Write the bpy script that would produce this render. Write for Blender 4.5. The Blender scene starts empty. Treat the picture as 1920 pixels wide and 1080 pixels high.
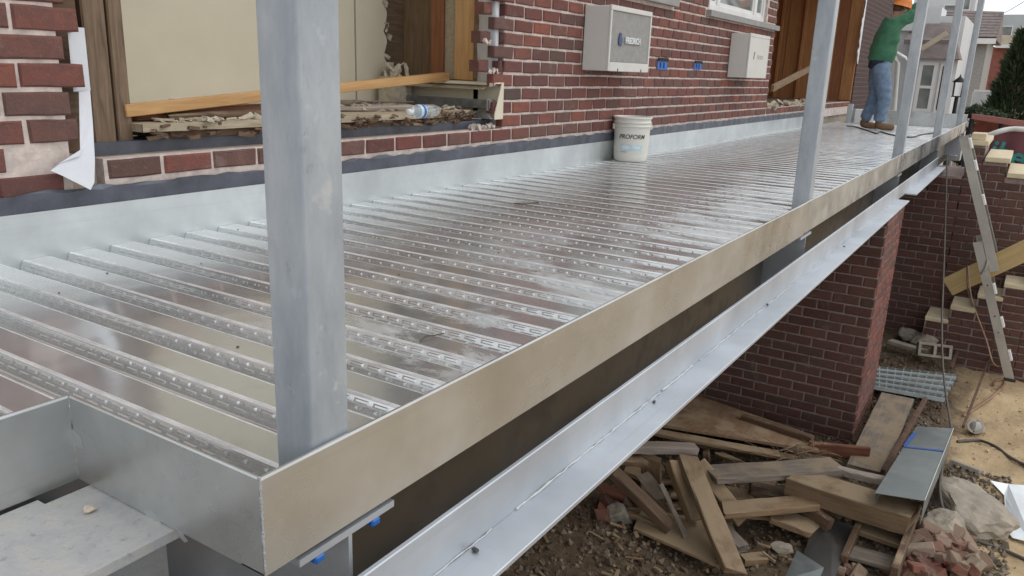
import bpy, bmesh, math, random
import numpy as np
from mathutils import Vector, Matrix, Euler, noise as mnoise
random.seed(7)
S = bpy.context.scene
COL = S.collection
rad = math.radians
# ------------------------------------------------------------------ camera
FPX, YAW, PIT, ROL = 1482.96, 0.5605911, -0.26967827, 0.03516765
CAM = np.array([0.0, 0.0, 0.654])
def _rot(yaw, pit, rol):
    cy, sy, cp, sp = math.cos(yaw), math.sin(yaw), math.cos(pit), math.sin(pit)
    F = np.array([cy*cp, sy*cp, sp]); R = np.array([sy, -cy, 0.0]); U = np.cross(R, F)
    c, s = math.cos(rol), math.sin(rol)
    return np.array([c*R+s*U, -s*R+c*U, F])
RM = _rot(YAW, PIT, ROL)
def pix(px, py, ax, val):
    """photo pixel -> point on the plane axis ax = val"""
    d = RM.T @ np.array([(px-960)/FPX, -(py-540)/FPX, 1.0])
    return Vector(CAM + d*(val-CAM[ax])/d[ax])
cd = bpy.data.cameras.new('camera'); cam = bpy.data.objects.new('camera', cd); COL.objects.link(cam)
cd.sensor_width = 36; cd.lens = FPX/1920*36; cd.clip_start = 0.02; cd.clip_end = 3000
cam.matrix_world = Matrix(((RM[0][0], RM[1][0], -RM[2][0], CAM[0]), (RM[0][1], RM[1][1], -RM[2][1], CAM[1]),
                           (RM[0][2], RM[1][2], -RM[2][2], CAM[2]), (0, 0, 0, 1)))
S.camera = cam
# ------------------------------------------------------------------ sky, sun, exposure
SUN_EL, SUN_AZ = 52, -58          # degrees; azimuth measured from +x towards +y
wd = bpy.data.worlds.new('World'); S.world = wd; wd.use_nodes = True
wn, wl = wd.node_tree.nodes, wd.node_tree.links
sky = wn.new('ShaderNodeTexSky'); sky.sky_type = 'NISHITA'; sky.sun_disc = False
sky.sun_elevation = rad(SUN_EL); sky.sun_rotation = rad(90-SUN_AZ)
sky.air_density = 1.0; sky.dust_density = 1.0; sky.ozone_density = 1.0
hs = wn.new('ShaderNodeHueSaturation'); hs.inputs['Saturation'].default_value = 0.28
bg = wn['Background']; bg.inputs['Strength'].default_value = 0.15
wl.new(sky.outputs[0], hs.inputs['Color']); cl = wn.new('ShaderNodeMix'); cl.data_type = 'RGBA'; cl.inputs[0].default_value = 0.65; cl.inputs[7].default_value = (8.2, 8.4, 8.7, 1)   # even cloud layer
wl.new(hs.outputs[0], cl.inputs[6]); wl.new(cl.outputs[2], bg.inputs['Color'])
sl = bpy.data.lights.new('sun', 'SUN'); sun = bpy.data.objects.new('sun', sl); COL.objects.link(sun)
sl.energy = 0.6; sl.angle = rad(30); sl.color = (1, 0.97, 0.93)
sd = Vector((math.cos(rad(SUN_EL))*math.cos(rad(SUN_AZ)), math.cos(rad(SUN_EL))*math.sin(rad(SUN_AZ)), math.sin(rad(SUN_EL))))
sun.rotation_euler = (-sd).to_track_quat('-Z', 'Y').to_euler(); sun.location = (0, -10, 20)
S.view_settings.view_transform = 'Standard'; S.view_settings.look = 'None'
S.view_settings.exposure = 0.1; S.view_settings.gamma = 1
S.render.engine = 'CYCLES'
# ------------------------------------------------------------------ materials
def new_mat(name):
    m = bpy.data.materials.new(name); m.use_nodes = True
    return m, m.node_tree.nodes, m.node_tree.links, m.node_tree.nodes['Principled BSDF']
def ramp(n, l, src, stops):
    r = n.new('ShaderNodeValToRGB'); e = r.color_ramp.elements
    while len(e) < len(stops): e.new(0.5)
    for i, (p, c) in enumerate(stops):
        e[i].position = p; e[i].color = (*c, 1) if len(c) == 3 else c
    l.new(src, r.inputs[0]); return r.outputs[0]
def noise(n, l, scale, detail=4, rough=0.55, stretch=None, coord='Object', dist=0.0):
    t = n.new('ShaderNodeTexNoise'); t.inputs['Scale'].default_value = scale
    t.inputs['Detail'].default_value = detail; t.inputs['Roughness'].default_value = rough
    t.inputs['Distortion'].default_value = dist
    if coord == 'World':
        g = n.new('ShaderNodeNewGeometry'); src = g.outputs['Position']
    else:
        g = n.new('ShaderNodeTexCoord'); src = g.outputs[coord]
    if stretch:
        mp = n.new('ShaderNodeMapping'); mp.inputs['Scale'].default_value = stretch
        l.new(src, mp.inputs['Vector']); src = mp.outputs[0]
    l.new(src, t.inputs['Vector']); return t.outputs['Fac']
def mixc(n, l, fac, a, b, mode='MIX'):
    m = n.new('ShaderNodeMix'); m.data_type = 'RGBA'; m.blend_type = mode
    for i, v in ((0, fac), (6, a), (7, b)):
        if hasattr(v, 'links'): l.new(v, m.inputs[i])
        elif i == 0: m.inputs[0].default_value = v
        else: m.inputs[i].default_value = (*v, 1)
    return m.outputs[2]
def mth(n, l, op, a, b=0.0, clamp=False):
    m = n.new('ShaderNodeMath'); m.operation = op; m.use_clamp = clamp
    for i, v in ((0, a), (1, b)):
        if hasattr(v, 'links'): l.new(v, m.inputs[i])
        else: m.inputs[i].default_value = v
    return m.outputs[0]
def bump(n, l, h, strength=0.3, dist=0.01):
    b = n.new('ShaderNodeBump'); b.inputs['Strength'].default_value = strength; b.inputs['Distance'].default_value = dist
    l.new(h, b.inputs['Height']); return b.outputs[0]
def rnd(n, l):
    o = n.new('ShaderNodeObjectInfo'); g = n.new('ShaderNodeNewGeometry')
    return mth(n, l, 'FRACT', mth(n, l, 'ADD', o.outputs['Random'], g.outputs['Random Per Island']))
def plain(name, c, rough=0.6, metal=0.0, var=0.15, scale=12, bmp=0.15, bscale=60, coord='Object', stretch=None, spec=None):
    m, n, l, b = new_mat(name)
    f = noise(n, l, scale, 5, 0.6, stretch, coord)
    lo = tuple(x*(1-var) for x in c); hi = tuple(min(1, x*(1+var)) for x in c)
    l.new(ramp(n, l, f, [(0.3, lo), (0.7, hi)]), b.inputs['Base Color'])
    b.inputs['Roughness'].default_value = rough; b.inputs['Metallic'].default_value = metal
    if spec is not None: b.inputs['Specular IOR Level'].default_value = spec
    if bmp: l.new(bump(n, l, noise(n, l, bscale, 4, 0.6, None, coord), bmp, 0.004), b.inputs['Normal'])
    return m
def brick_mat(name, stops, soot=0.35):
    m, n, l, b = new_mat(name)
    c = ramp(n, l, rnd(n, l), stops)
    f = ramp(n, l, noise(n, l, 16, 7, 0.72, None, 'World', .5), [(.38, (0, 0, 0)), (.66, (1, 1, 1))])
    c = mixc(n, l, mth(n, l, 'MULTIPLY', f, 0.62), c, (0.10, 0.055, 0.046))
    sp = ramp(n, l, noise(n, l, 60, 3, 0.7, None, 'World'), [(0.56, (0, 0, 0)), (0.74, (1, 1, 1))])
    c = mixc(n, l, mth(n, l, 'MULTIPLY', sp, 0.26), c, (0.36, 0.24, 0.20))
    sm = ramp(n, l, noise(n, l, 5, 5, 0.7, None, 'World', .8), [(.60, (0, 0, 0)), (.72, (1, 1, 1))])
    c = mixc(n, l, mth(n, l, 'MULTIPLY', sm, 0.22), c, (0.40, 0.32, 0.28))
    big = ramp(n, l, noise(n, l, 1.3, 3, 0.6, None, 'World'), [(0.45, (0, 0, 0)), (0.72, (1, 1, 1))])
    c = mixc(n, l, mth(n, l, 'MULTIPLY', big, soot), c, (0.10, 0.075, 0.07))
    l.new(c, b.inputs['Base Color']); b.inputs['Roughness'].default_value = 0.85
    l.new(bump(n, l, noise(n, l, 90, 5, 0.7, None, 'World'), 0.8, 0.006), b.inputs['Normal'])
    return m
def wood_mat(name, dark, light, grain=1.0, rough=0.75, dust=0.0, dustc=(0.36, 0.27, 0.17)):
    m, n, l, b = new_mat(name)
    f = noise(n, l, 6*grain, 6, 0.65, (0.7, 9, 9), 'Object', 0.6)
    k = noise(n, l, 3.0, 2, 0.5)
    c = ramp(n, l, f, [(0.32, dark), (0.5, tuple((x+y)/2 for x, y in zip(dark, light))), (0.7, light)])
    c = mixc(n, l, mth(n, l, 'MULTIPLY', k, 0.35), c, dark)
    if dust:
        d = ramp(n, l, noise(n, l, 5, 5, 0.6, None, 'World'), [(0.62-dust*0.4, (0, 0, 0)), (0.72-dust*0.3, (1, 1, 1))])
        g = n.new('ShaderNodeNewGeometry'); sx = n.new('ShaderNodeSeparateXYZ'); l.new(g.outputs['Normal'], sx.inputs[0])
        up = mth(n, l, 'MULTIPLY', mth(n, l, 'MAXIMUM', sx.outputs[2], 0.0), d)
        c = mixc(n, l, mth(n, l, 'MULTIPLY', up, 0.85), c, dustc)
    l.new(c, b.inputs['Base Color']); b.inputs['Roughness'].default_value = rough
    l.new(bump(n, l, f, 0.4, 0.004), b.inputs['Normal'])
    return m
def galv(name, base=(0.55, 0.58, 0.6), r0=0.2, r1=0.42, metal=1.0, spangle=25, dirt=0.25, dirtc=(0.30, 0.27, 0.22), wav=0.06, stretch=None):
    """galvanised steel: patchy gloss, faint spangle, some dried dust"""
    m, n, l, b = new_mat(name)
    v = n.new('ShaderNodeTexVoronoi'); v.inputs['Scale'].default_value = spangle
    g = n.new('ShaderNodeNewGeometry'); l.new(g.outputs['Position'], v.inputs['Vector'])
    bw = n.new('ShaderNodeRGBToBW'); l.new(v.outputs['Color'], bw.inputs[0])
    f = noise(n, l, 2.2, 6, 0.62, stretch, 'World')
    lo = tuple(x*0.78 for x in base); hi = tuple(min(1, x*1.12) for x in base)
    c = ramp(n, l, f, [(0.3, lo), (0.68, hi)])
    c = mixc(n, l, mth(n, l, 'MULTIPLY', bw.outputs[0], 0.14), c, lo)
    d = ramp(n, l, noise(n, l, 6, 3, 0.6, None, 'World', 0.4), [(0.50, (0, 0, 0)), (0.75, (1, 1, 1))])
    c = mixc(n, l, mth(n, l, 'MULTIPLY', d, dirt), c, dirtc)
    sk = ramp(n, l, noise(n, l, 5, 5, .7, (.25, 9, 9), 'World', .3), [(.56, (0, 0, 0)), (.66, (1, 1, 1))])
    c = mixc(n, l, mth(n, l, 'MULTIPLY', sk, .16), c, tuple(x*.62 for x in base))
    l.new(c, b.inputs['Base Color'])
    rr = n.new('ShaderNodeMapRange'); rr.inputs[1].default_value = 0.3; rr.inputs[2].default_value = 0.7
    rr.inputs[3].default_value = r0; rr.inputs[4].default_value = r1; l.new(f, rr.inputs[0])
    l.new(mth(n, l, 'ADD', rr.outputs[0], mth(n, l, 'MULTIPLY', d, dirt*0.8), True), b.inputs['Roughness'])
    b.inputs['Metallic'].default_value = metal
    h = mth(n, l, 'ADD', noise(n, l, 3.5, 2, 0.5, None, 'World'), mth(n, l, 'MULTIPLY', noise(n, l, 60, 3, 0.5, None, 'World'), 0.008))
    l.new(bump(n, l, h, wav, 0.05), b.inputs['Normal'])
    return m
M = {}
M['brick'] = brick_mat('brick_red', [(0.0, (0.13, 0.042, 0.034)), (0.22, (0.20, 0.058, 0.043)), (0.45, (0.235, 0.078, 0.056)), (0.62, (0.17, 0.078, 0.060)), (0.76, (0.12, 0.052, 0.042)), (0.88, (0.29, 0.085, 0.050)), (1.0, (0.085, 0.058, 0.050))])
M['brick_far'] = brick_mat('brick_brown', [(0.0, (0.085, 0.034, 0.027)), (0.4, (0.115, 0.045, 0.034)), (0.8, (0.14, 0.062, 0.045)), (1.0, (0.075, 0.045, 0.036))], 0.25)  # browns lowered further as painted under-deck shade on the pier
def dusty_brick():
    m, n, l, b = new_mat('dusty_rubble_brick')
    c = ramp(n, l, rnd(n, l), [(0, (.11, .05, .04)), (.3, (.25, .085, .058)), (.55, (.15, .085, .06)), (.8, (.25, .17, .12)), (1, (.34, .27, .20))])
    g_ = n.new('ShaderNodeNewGeometry'); sx = n.new('ShaderNodeSeparateXYZ'); l.new(g_.outputs['Normal'], sx.inputs[0])
    d = ramp(n, l, noise(n, l, 12, 5, .65, None, 'World'), [(.38, (0, 0, 0)), (.62, (1, 1, 1))])
    c = mixc(n, l, mth(n, l, 'MULTIPLY', d, .45), c, (.27, .205, .14))
    l.new(c, b.inputs['Base Color']); b.inputs['Roughness'].default_value = .95
    l.new(bump(n, l, noise(n, l, 50, 5, .7, None, 'World'), .7, .008), b.inputs['Normal']); return m
M['brick_dusty'] = dusty_brick()
M['mortar'] = plain('mortar', (0.58, 0.49, 0.44), 0.95, 0, 0.25, 20, 0.6, 110, 'World')
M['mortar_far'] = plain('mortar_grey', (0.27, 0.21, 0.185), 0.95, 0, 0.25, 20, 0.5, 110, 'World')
M['deck'] = None
def post_mat():
    m, n, l, b = new_mat('mottled_galvanised_post')
    f = noise(n, l, 7, 6, .65, (1.6, 1.6, .55), 'World'); k = noise(n, l, 38, 4, .7, (1, 1, .45), 'World')
    c = ramp(n, l, f, [(.30, (.30, .335, .365)), (.5, (.40, .435, .465)), (.68, (.50, .525, .54))])
    c = mixc(n, l, ramp(n, l, k, [(.62, (0, 0, 0)), (.74, (.55, .55, .55))]), c, (.22, .24, .26))
    c = mixc(n, l, ramp(n, l, noise(n, l, 22, 3, .6, None, 'World'), [(.64, (0, 0, 0)), (.74, (.6, .6, .6))]), c, (.58, .59, .59))
    l.new(c, b.inputs['Base Color']); b.inputs['Metallic'].default_value = .25; b.inputs['Roughness'].default_value = .5
    l.new(bump(n, l, mth(n, l, 'ADD', f, mth(n, l, 'MULTIPLY', k, .3)), .12, .01), b.inputs['Normal']); return m
M['post'] = post_mat()
M['stop'] = galv('galvanised_sheet', (0.60, 0.615, 0.61), 0.16, 0.42, 0.82, 30, 0.18, (0.44, 0.42, 0.36), 0.16)
M['flash'] = galv('galvanised_flashing', (0.66, 0.69, 0.69), 0.33, 0.5, 0.9, 30, 0.08, (0.5, 0.5, 0.47), 0.08)
M['angle'] = galv('galvanised_angle', (0.52, 0.55, 0.585), 0.42, 0.6, 0.6, 18, 0.14, (0.45, 0.43, 0.40), 0.04)
M['beam'] = galv('dark_beam_steel', (0.11, 0.105, 0.10), 0.32, 0.5, 0.7, 18, 0.4, (0.13, 0.10, 0.075), 0.05)  # dark grey steel with brown blotches
def dusty_mat():
    m, n, l, b = new_mat('dust_covered_beam')
    c = ramp(n, l, noise(n, l, 9, 6, .7, None, 'World', .6), [(.3, (.36, .37, .38)), (.5, (.46, .455, .44)), (.7, (.52, .48, .40))])
    c = mixc(n, l, ramp(n, l, noise(n, l, 45, 4, .7, None, 'World'), [(.58, (0, 0, 0)), (.70, (.6, .6, .6))]), c, (.27, .25, .22))
    l.new(c, b.inputs['Base Color']); b.inputs['Roughness'].default_value = .8; b.inputs['Metallic'].default_value = .1
    l.new(bump(n, l, noise(n, l, 70, 4, .7, None, 'World'), .5, .004), b.inputs['Normal']); return m
M['dusty_beam'] = dusty_mat()
M['channel'] = galv('dull_galvanised', (0.26, 0.285, 0.28), .35, .5, .7, 20, .3, (.28, .26, .22), .06)
M['weld'] = plain('weld_bead', (0.52, 0.53, 0.53), 0.5, 0.4, 0.15, 80, 0.6, 120, 'World')
M['membrane'] = plain('grey_membrane', (0.075, 0.08, 0.10), 0.42, 0, 0.35, 9, 0.4, 22, 'World')
M['wood_old'] = wood_mat('old_stud', (0.10, 0.065, 0.04), (0.27, 0.18, 0.11), 1.2)
M['wood_new'] = wood_mat('fresh_pine', (0.42, 0.22, 0.08), (0.60, 0.37, 0.16), 0.8, 0.6)
M['wood_orange'] = wood_mat('orange_sheathing', (0.28, 0.125, 0.045), (0.44, 0.215, 0.08), 0.7, 0.65)
M['wood_red'] = wood_mat('red_stained_stud', (0.17, 0.06, 0.025), (0.33, 0.13, 0.05), 1, 0.65)
M['wood_dusty'] = wood_mat('dusty_plank', (0.12, 0.075, 0.042), (0.25, 0.165, 0.09), 1, 0.85, 0.7, (.30, .225, .14))
M['wood_tan'] = wood_mat('tan_plank', (0.17, 0.105, 0.055), (0.32, 0.215, 0.12), 0.9, 0.8, 0.6, (.32, .24, .15))
M['wood_grey'] = wood_mat('grey_plank', (0.12, 0.10, 0.082), (0.27, 0.225, 0.18), 1, 0.85, 0.45, (.29, .22, .14))
M['wood_pink'] = wood_mat('pale_plank', (0.25, 0.20, 0.17), (0.42, 0.35, 0.30), 1, 0.85, 0.2)
M['wood_dark'] = wood_mat('dark_plank', (0.075, 0.045, 0.028), (0.19, 0.115, 0.065), 1, 0.8, 0.3)
M['wood_rust'] = wood_mat('rusty_red_plank', (0.13, 0.05, 0.03), (0.27, 0.11, 0.06), 1, 0.8, 0.15)
M['wood_yellow'] = wood_mat('yellow_pine', (0.40, 0.28, 0.12), (0.55, 0.41, 0.20), 0.6, 0.7)
M['ply'] = wood_mat('plywood_sand', (0.24, 0.16, 0.09), (0.36, 0.255, 0.15), 0.5, 0.85, 0.9)
M['ply_dark'] = wood_mat('plywood_stained', (0.17, 0.10, 0.055), (0.32, 0.21, 0.12), 0.5, 0.8, 0.4)
M['subfloor'] = wood_mat('subfloor', (0.30, 0.24, 0.16), (0.50, 0.42, 0.30), 1.5, 0.85)
M['drywall'] = plain('cream_paint', (0.66, 0.60, 0.46), 0.75, 0, 0.05, 3, 0.08, 40, 'World')
M['gypsum'] = plain('broken_gypsum', (0.50, 0.44, 0.34), 0.95, 0, 0.3, 30, 0.8, 60, 'World')
M['wrap'] = plain('house_wrap', (0.66, 0.67, 0.70), 0.45, 0, 0.05, 6, 0.4, 18, 'World')
M['white'] = plain('off_white_enamel', (0.62, 0.60, 0.55), 0.45, 0, 0.05, 5, 0.03, 60)
M['trim'] = plain('white_trim', (0.72, 0.72, 0.70), 0.5, 0, 0.06, 5, 0.05, 40, 'World')
M['stone'] = plain('grey_sill_stone', (0.30, 0.29, 0.275), 0.85, 0, 0.15, 15, 0.3, 80, 'World')
M['limestone'] = plain('cream_limestone', (0.62, 0.53, 0.36), 0.85, 0, 0.12, 9, 0.3, 70, 'World')
M['blue'] = plain('blue_plastic', (0.015, 0.12, 0.42), 0.4, 0, 0.1, 20, 0.0)
M['bluetape'] = plain('blue_tape', (0.03, 0.10, 0.32), 0.6, 0, 0.15, 20, 0.0)
M['dark'] = plain('dark_void', (0.02, 0.018, 0.017), 0.9, 0, 0.2, 10, 0)  # flat black painted in for unlit gaps and holes
M['ink'] = plain('dark_ink', (0.05, 0.05, 0.055), 0.6, 0, 0.4, 90, 0)
M['ink_faded'] = plain('faded_ink', (0.36, 0.40, 0.40), 0.6, 0, 0.2, 60, 0)
M['ink_white'] = plain('white_ink', (0.8, 0.8, 0.8), 0.5, 0, 0.03, 60, 0)
M['ink_blue'] = plain('navy_ink', (0.05, 0.07, 0.17), 0.5, 0, 0.1, 60, 0)
M['label_blue'] = plain('pale_blue_label', (0.52, 0.63, 0.68), 0.6, 0, 0.18, 55, 0)
M['label_pale'] = plain('paler_label_print', (0.66, 0.72, 0.73), 0.6, 0, 0.1, 70, 0)
M['bucket'] = plain('white_plastic', (0.70, 0.68, 0.61), 0.4, 0, 0.05, 6, 0.04, 40)
M['grille'] = plain('grille_metal', (0.50, 0.48, 0.45), 0.5, 0.2, 0.1, 20, 0)
M['radiator'] = plain('grey_fin_metal', (0.30, 0.295, 0.285), 0.5, 0.5, 0.35, 20, 0.4, 90)
M['concrete'] = plain('concrete', (0.33, 0.285, 0.225), 0.95, 0, 0.25, 8, 0.9, 45, 'World')
M['block'] = plain('cinder_block', (0.30, 0.265, 0.215), 0.95, 0, 0.2, 25, 0.8, 90, 'World')
M['cable'] = plain('grey_cable', (0.10, 0.085, 0.07), 0.7, 0, 0.2, 30, 0)
M['cable_tan'] = plain('tan_hose', (0.30, 0.18, 0.11), 0.7, 0, 0.2, 30, 0)
M['rust'] = plain('rusty_iron', (0.13, 0.075, 0.05), 0.8, 0.3, 0.4, 25, 0.4, 70)
M['alu'] = galv('aluminium_rail', (0.46, 0.44, 0.40), 0.4, 0.6, 0.6, 40, 0.4, (0.33, 0.29, 0.23), 0.02)
M['white_plastic'] = plain('white_bracket', (0.7, 0.69, 0.66), 0.5, 0, 0.05, 10, 0)
M['grey_plastic'] = plain('grey_plastic', (0.48, 0.46, 0.42), 0.6, 0, 0.15, 10, 0.1)
M['skin'] = plain('skin', (0.42, 0.25, 0.18), 0.55, 0, 0.08, 20, 0)
M['green'] = plain('green_sweatshirt', (0.06, 0.19, 0.11), 0.9, 0, 0.18, 14, 0.6, 22)
M['denim'] = plain('blue_denim', (0.15, 0.215, 0.31), 0.9, 0, 0.28, 11, 0.6, 25)
M['boot'] = plain('brown_boot', (0.17, 0.09, 0.045), 0.75, 0, 0.2, 20, 0.3)
M['navy'] = plain('navy_shirt', (0.02, 0.025, 0.05), 0.9, 0, 0.2, 20, 0.2)
M['orange'] = plain('orange_hat', (0.75, 0.22, 0.03), 0.45, 0, 0.06, 10, 0)
M['shingle'] = plain('brown_shingle', (0.20, 0.165, 0.155), 0.9, 0, 0.25, 5, 0.6, 20, 'World')
M['siding'] = plain('white_siding', (0.62, 0.63, 0.64), 0.7, 0, 0.05, 3, 0.1, 30, 'World')
M['cornice'] = plain('sand_cornice', (0.52, 0.46, 0.35), 0.8, 0, 0.1, 3, 0.1, 20, 'World')
M['greywall'] = plain('pale_grey_wall', (0.46, 0.50, 0.52), 0.8, 0, 0.06, 2, 0.05, 20, 'World')
M['redwall'] = plain('plain_red_brick', (0.27, 0.10, 0.075), 0.9, 0, 0.2, 6, 0.2, 30, 'World')
M['awning'] = plain('faded_red_canopy', (0.34, 0.14, 0.12), 0.7, 0, 0.12, 4, 0.1, 20, 'World')
M['maroon'] = plain('maroon_fabric', (0.16, 0.055, 0.065), 0.8, 0, 0.12, 4, 0.2, 20, 'World')
M['teal'] = plain('teal_letters', (0.03, 0.24, 0.22), 0.6, 0, 0.3, 30, 0)
M['iron'] = plain('black_iron', (0.03, 0.03, 0.032), 0.5, 0.4, 0.2, 20, 0)
M['bark'] = plain('bark', (0.10, 0.07, 0.05), 0.95, 0, 0.3, 15, 0.8, 40)
M['seal'] = plain('curled_torn_trim', (0.55, 0.50, 0.42), 0.9, 0, 0.3, 20, 0.5)
def leaf_mat(name, c):
    m, n, l, b = new_mat(name)
    l.new(ramp(n, l, rnd(n, l), [(0, tuple(x*0.6 for x in c)), (1, tuple(x*1.4 for x in c))]), b.inputs['Base Color'])
    b.inputs['Roughness'].default_value = 0.7; return m
M['needle'] = leaf_mat('dark_needles', (0.035, 0.055, 0.02)); M['leaf'] = leaf_mat('shrub_leaves', (0.045, 0.065, 0.028))
def glass_mat():
    m, n, l, b = new_mat('window_glass')
    l.new(ramp(n, l, noise(n, l, 1.5, 3, 0.5, None, 'World'), [(0.4, (0.10, 0.115, 0.11)), (0.6, (0.24, 0.26, 0.25))]), b.inputs['Base Color'])
    b.inputs['Roughness'].default_value = 0.06; return m
M['glass'] = glass_mat()
def bottle_mat():
    m, n, l, b = new_mat('clear_plastic'); b.inputs['Base Color'].default_value = (0.85, 0.9, 0.92, 1)
    b.inputs['Roughness'].default_value = 0.15; b.inputs['Transmission Weight'].default_value = 0.8; b.inputs['IOR'].default_value = 1.3
    return m
M['bottle'] = bottle_mat()
def deck_mat():
    m, n, l, b = new_mat('galvanised_deck')
    f = noise(n, l, 1.6, 6, 0.6, (1, 1, 1), 'World')
    c = ramp(n, l, f, [(0.3, (0.56, 0.58, 0.575)), (0.7, (0.72, 0.74, 0.735))])
    g = n.new('ShaderNodeNewGeometry'); sx = n.new('ShaderNodeSeparateXYZ'); l.new(g.outputs['Position'], sx.inputs[0])
    # dried milky residue and boot scuffs, mostly along the walked outer strip
    s1 = ramp(n, l, noise(n, l, 2.6, 7, 0.68, (1, 0.55, 1), 'World', 0.5), [(0.50, (0, 0, 0)), (0.60, (1, 1, 1))])
    walk = n.new('ShaderNodeMapRange'); walk.inputs[1].default_value = 1.95; walk.inputs[2].default_value = 1.2
    l.new(sx.outputs[1], walk.inputs[0])
    walk2 = n.new('ShaderNodeMapRange'); walk2.inputs[1].default_value = 0.95; walk2.inputs[2].default_value = 1.35
    l.new(sx.outputs[0], walk2.inputs[0])
    scuff = mth(n, l, 'MULTIPLY', mth(n, l, 'MULTIPLY', s1, walk.outputs[0]), walk2.outputs[0])
    # dry pale strip of zinc bloom at the house side
    edge = n.new('ShaderNodeMapRange'); edge.inputs[1].default_value = 2.05; edge.inputs[2].default_value = 2.55
    l.new(mth(n, l, 'ADD', sx.outputs[1], mth(n, l, 'MULTIPLY', noise(n, l, 3.5, 5, 0.6, None, 'World'), 0.55)), edge.inputs[0])
    ed = mth(n, l, 'MULTIPLY', mth(n, l, 'SUBTRACT', edge.outputs[0], 0.35, True), 0.55)
    dull = mth(n, l, 'MAXIMUM', scuff, ed)
    c = mixc(n, l, mth(n, l, 'MULTIPLY', dull, 0.6), c, (0.70, 0.72, 0.72))
    grime = ramp(n, l, noise(n, l, 9, 6, 0.7, None, 'World'), [(0.55, (0, 0, 0)), (0.75, (1, 1, 1))])
    c = mixc(n, l, mth(n, l, 'MULTIPLY', grime, 0.2), c, (0.30, 0.285, 0.25))
    l.new(c, b.inputs['Base Color'])
    r = mth(n, l, 'ADD', mth(n, l, 'ADD', 0.04, mth(n, l, 'MULTIPLY', f, 0.22)), mth(n, l, 'MULTIPLY', dull, 0.30))
    l.new(mth(n, l, 'ADD', r, mth(n, l, 'MULTIPLY', grime, 0.06)), b.inputs['Roughness'])
    l.new(mth(n, l, 'SUBTRACT', 0.76, mth(n, l, 'MULTIPLY', dull, 0.3)), b.inputs['Metallic'])
    h = mth(n, l, 'ADD', noise(n, l, 3.0, 2, 0.5, None, 'World'), mth(n, l, 'MULTIPLY', noise(n, l, 40, 3, 0.5, None, 'World'), 0.03))
    l.new(bump(n, l, h, 0.10, 0.05), b.inputs['Normal'])
    return m
M['deck'] = deck_mat()
def ground_mat():
    m, n, l, b = new_mat('dirt_and_sand')
    g = n.new('ShaderNodeNewGeometry'); sx = n.new('ShaderNodeSeparateXYZ'); l.new(g.outputs['Position'], sx.inputs[0])
    f1 = noise(n, l, 1.1, 6, 0.65, None, 'World'); f2 = noise(n, l, 16, 6, 0.7, None, 'World'); f3 = noise(n, l, 60, 3, 0.7, None, 'World')
    dirt = ramp(n, l, f2, [(0.3, (0.065, 0.042, 0.025)), (0.55, (0.13, 0.088, 0.052)), (0.75, (0.215, 0.16, 0.10))])  # dirt tones darkened to deepen the shade below the balcony
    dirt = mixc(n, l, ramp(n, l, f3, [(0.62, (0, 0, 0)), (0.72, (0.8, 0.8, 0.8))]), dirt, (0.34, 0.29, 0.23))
    sand = ramp(n, l, f2, [(0.3, (0.42, 0.30, 0.17)), (0.7, (0.56, 0.43, 0.26))])
    sand = mixc(n, l, mth(n, l, 'MULTIPLY', f1, 0.35), sand, (0.42, 0.28, 0.15))
    # sand lies on the street side, dirt under the balcony
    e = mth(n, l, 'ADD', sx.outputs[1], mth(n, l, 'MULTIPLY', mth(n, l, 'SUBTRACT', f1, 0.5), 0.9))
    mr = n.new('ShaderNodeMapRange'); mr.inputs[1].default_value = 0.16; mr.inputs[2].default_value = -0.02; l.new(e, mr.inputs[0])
    refl_grey = ramp(n, l, f2, [(0.3, (0.17, 0.165, 0.16)), (0.7, (0.26, 0.25, 0.235))])      # unseen near ground, greyed so the edge strip reflects grey
    my = n.new('ShaderNodeMapRange'); my.inputs[1].default_value = 3.6; my.inputs[2].default_value = 2.2; l.new(mth(n, l, 'ADD', sx.outputs[0], f1), my.inputs[0])
    sand = mixc(n, l, my.outputs[0], sand, refl_grey)
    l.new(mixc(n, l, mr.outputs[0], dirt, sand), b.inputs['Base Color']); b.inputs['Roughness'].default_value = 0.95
    l.new(bump(n, l, mth(n, l, 'ADD', f2, mth(n, l, 'MULTIPLY', f3, 0.4)), 0.7, 0.02), b.inputs['Normal'])
    return m
M['ground'] = ground_mat()
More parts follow.
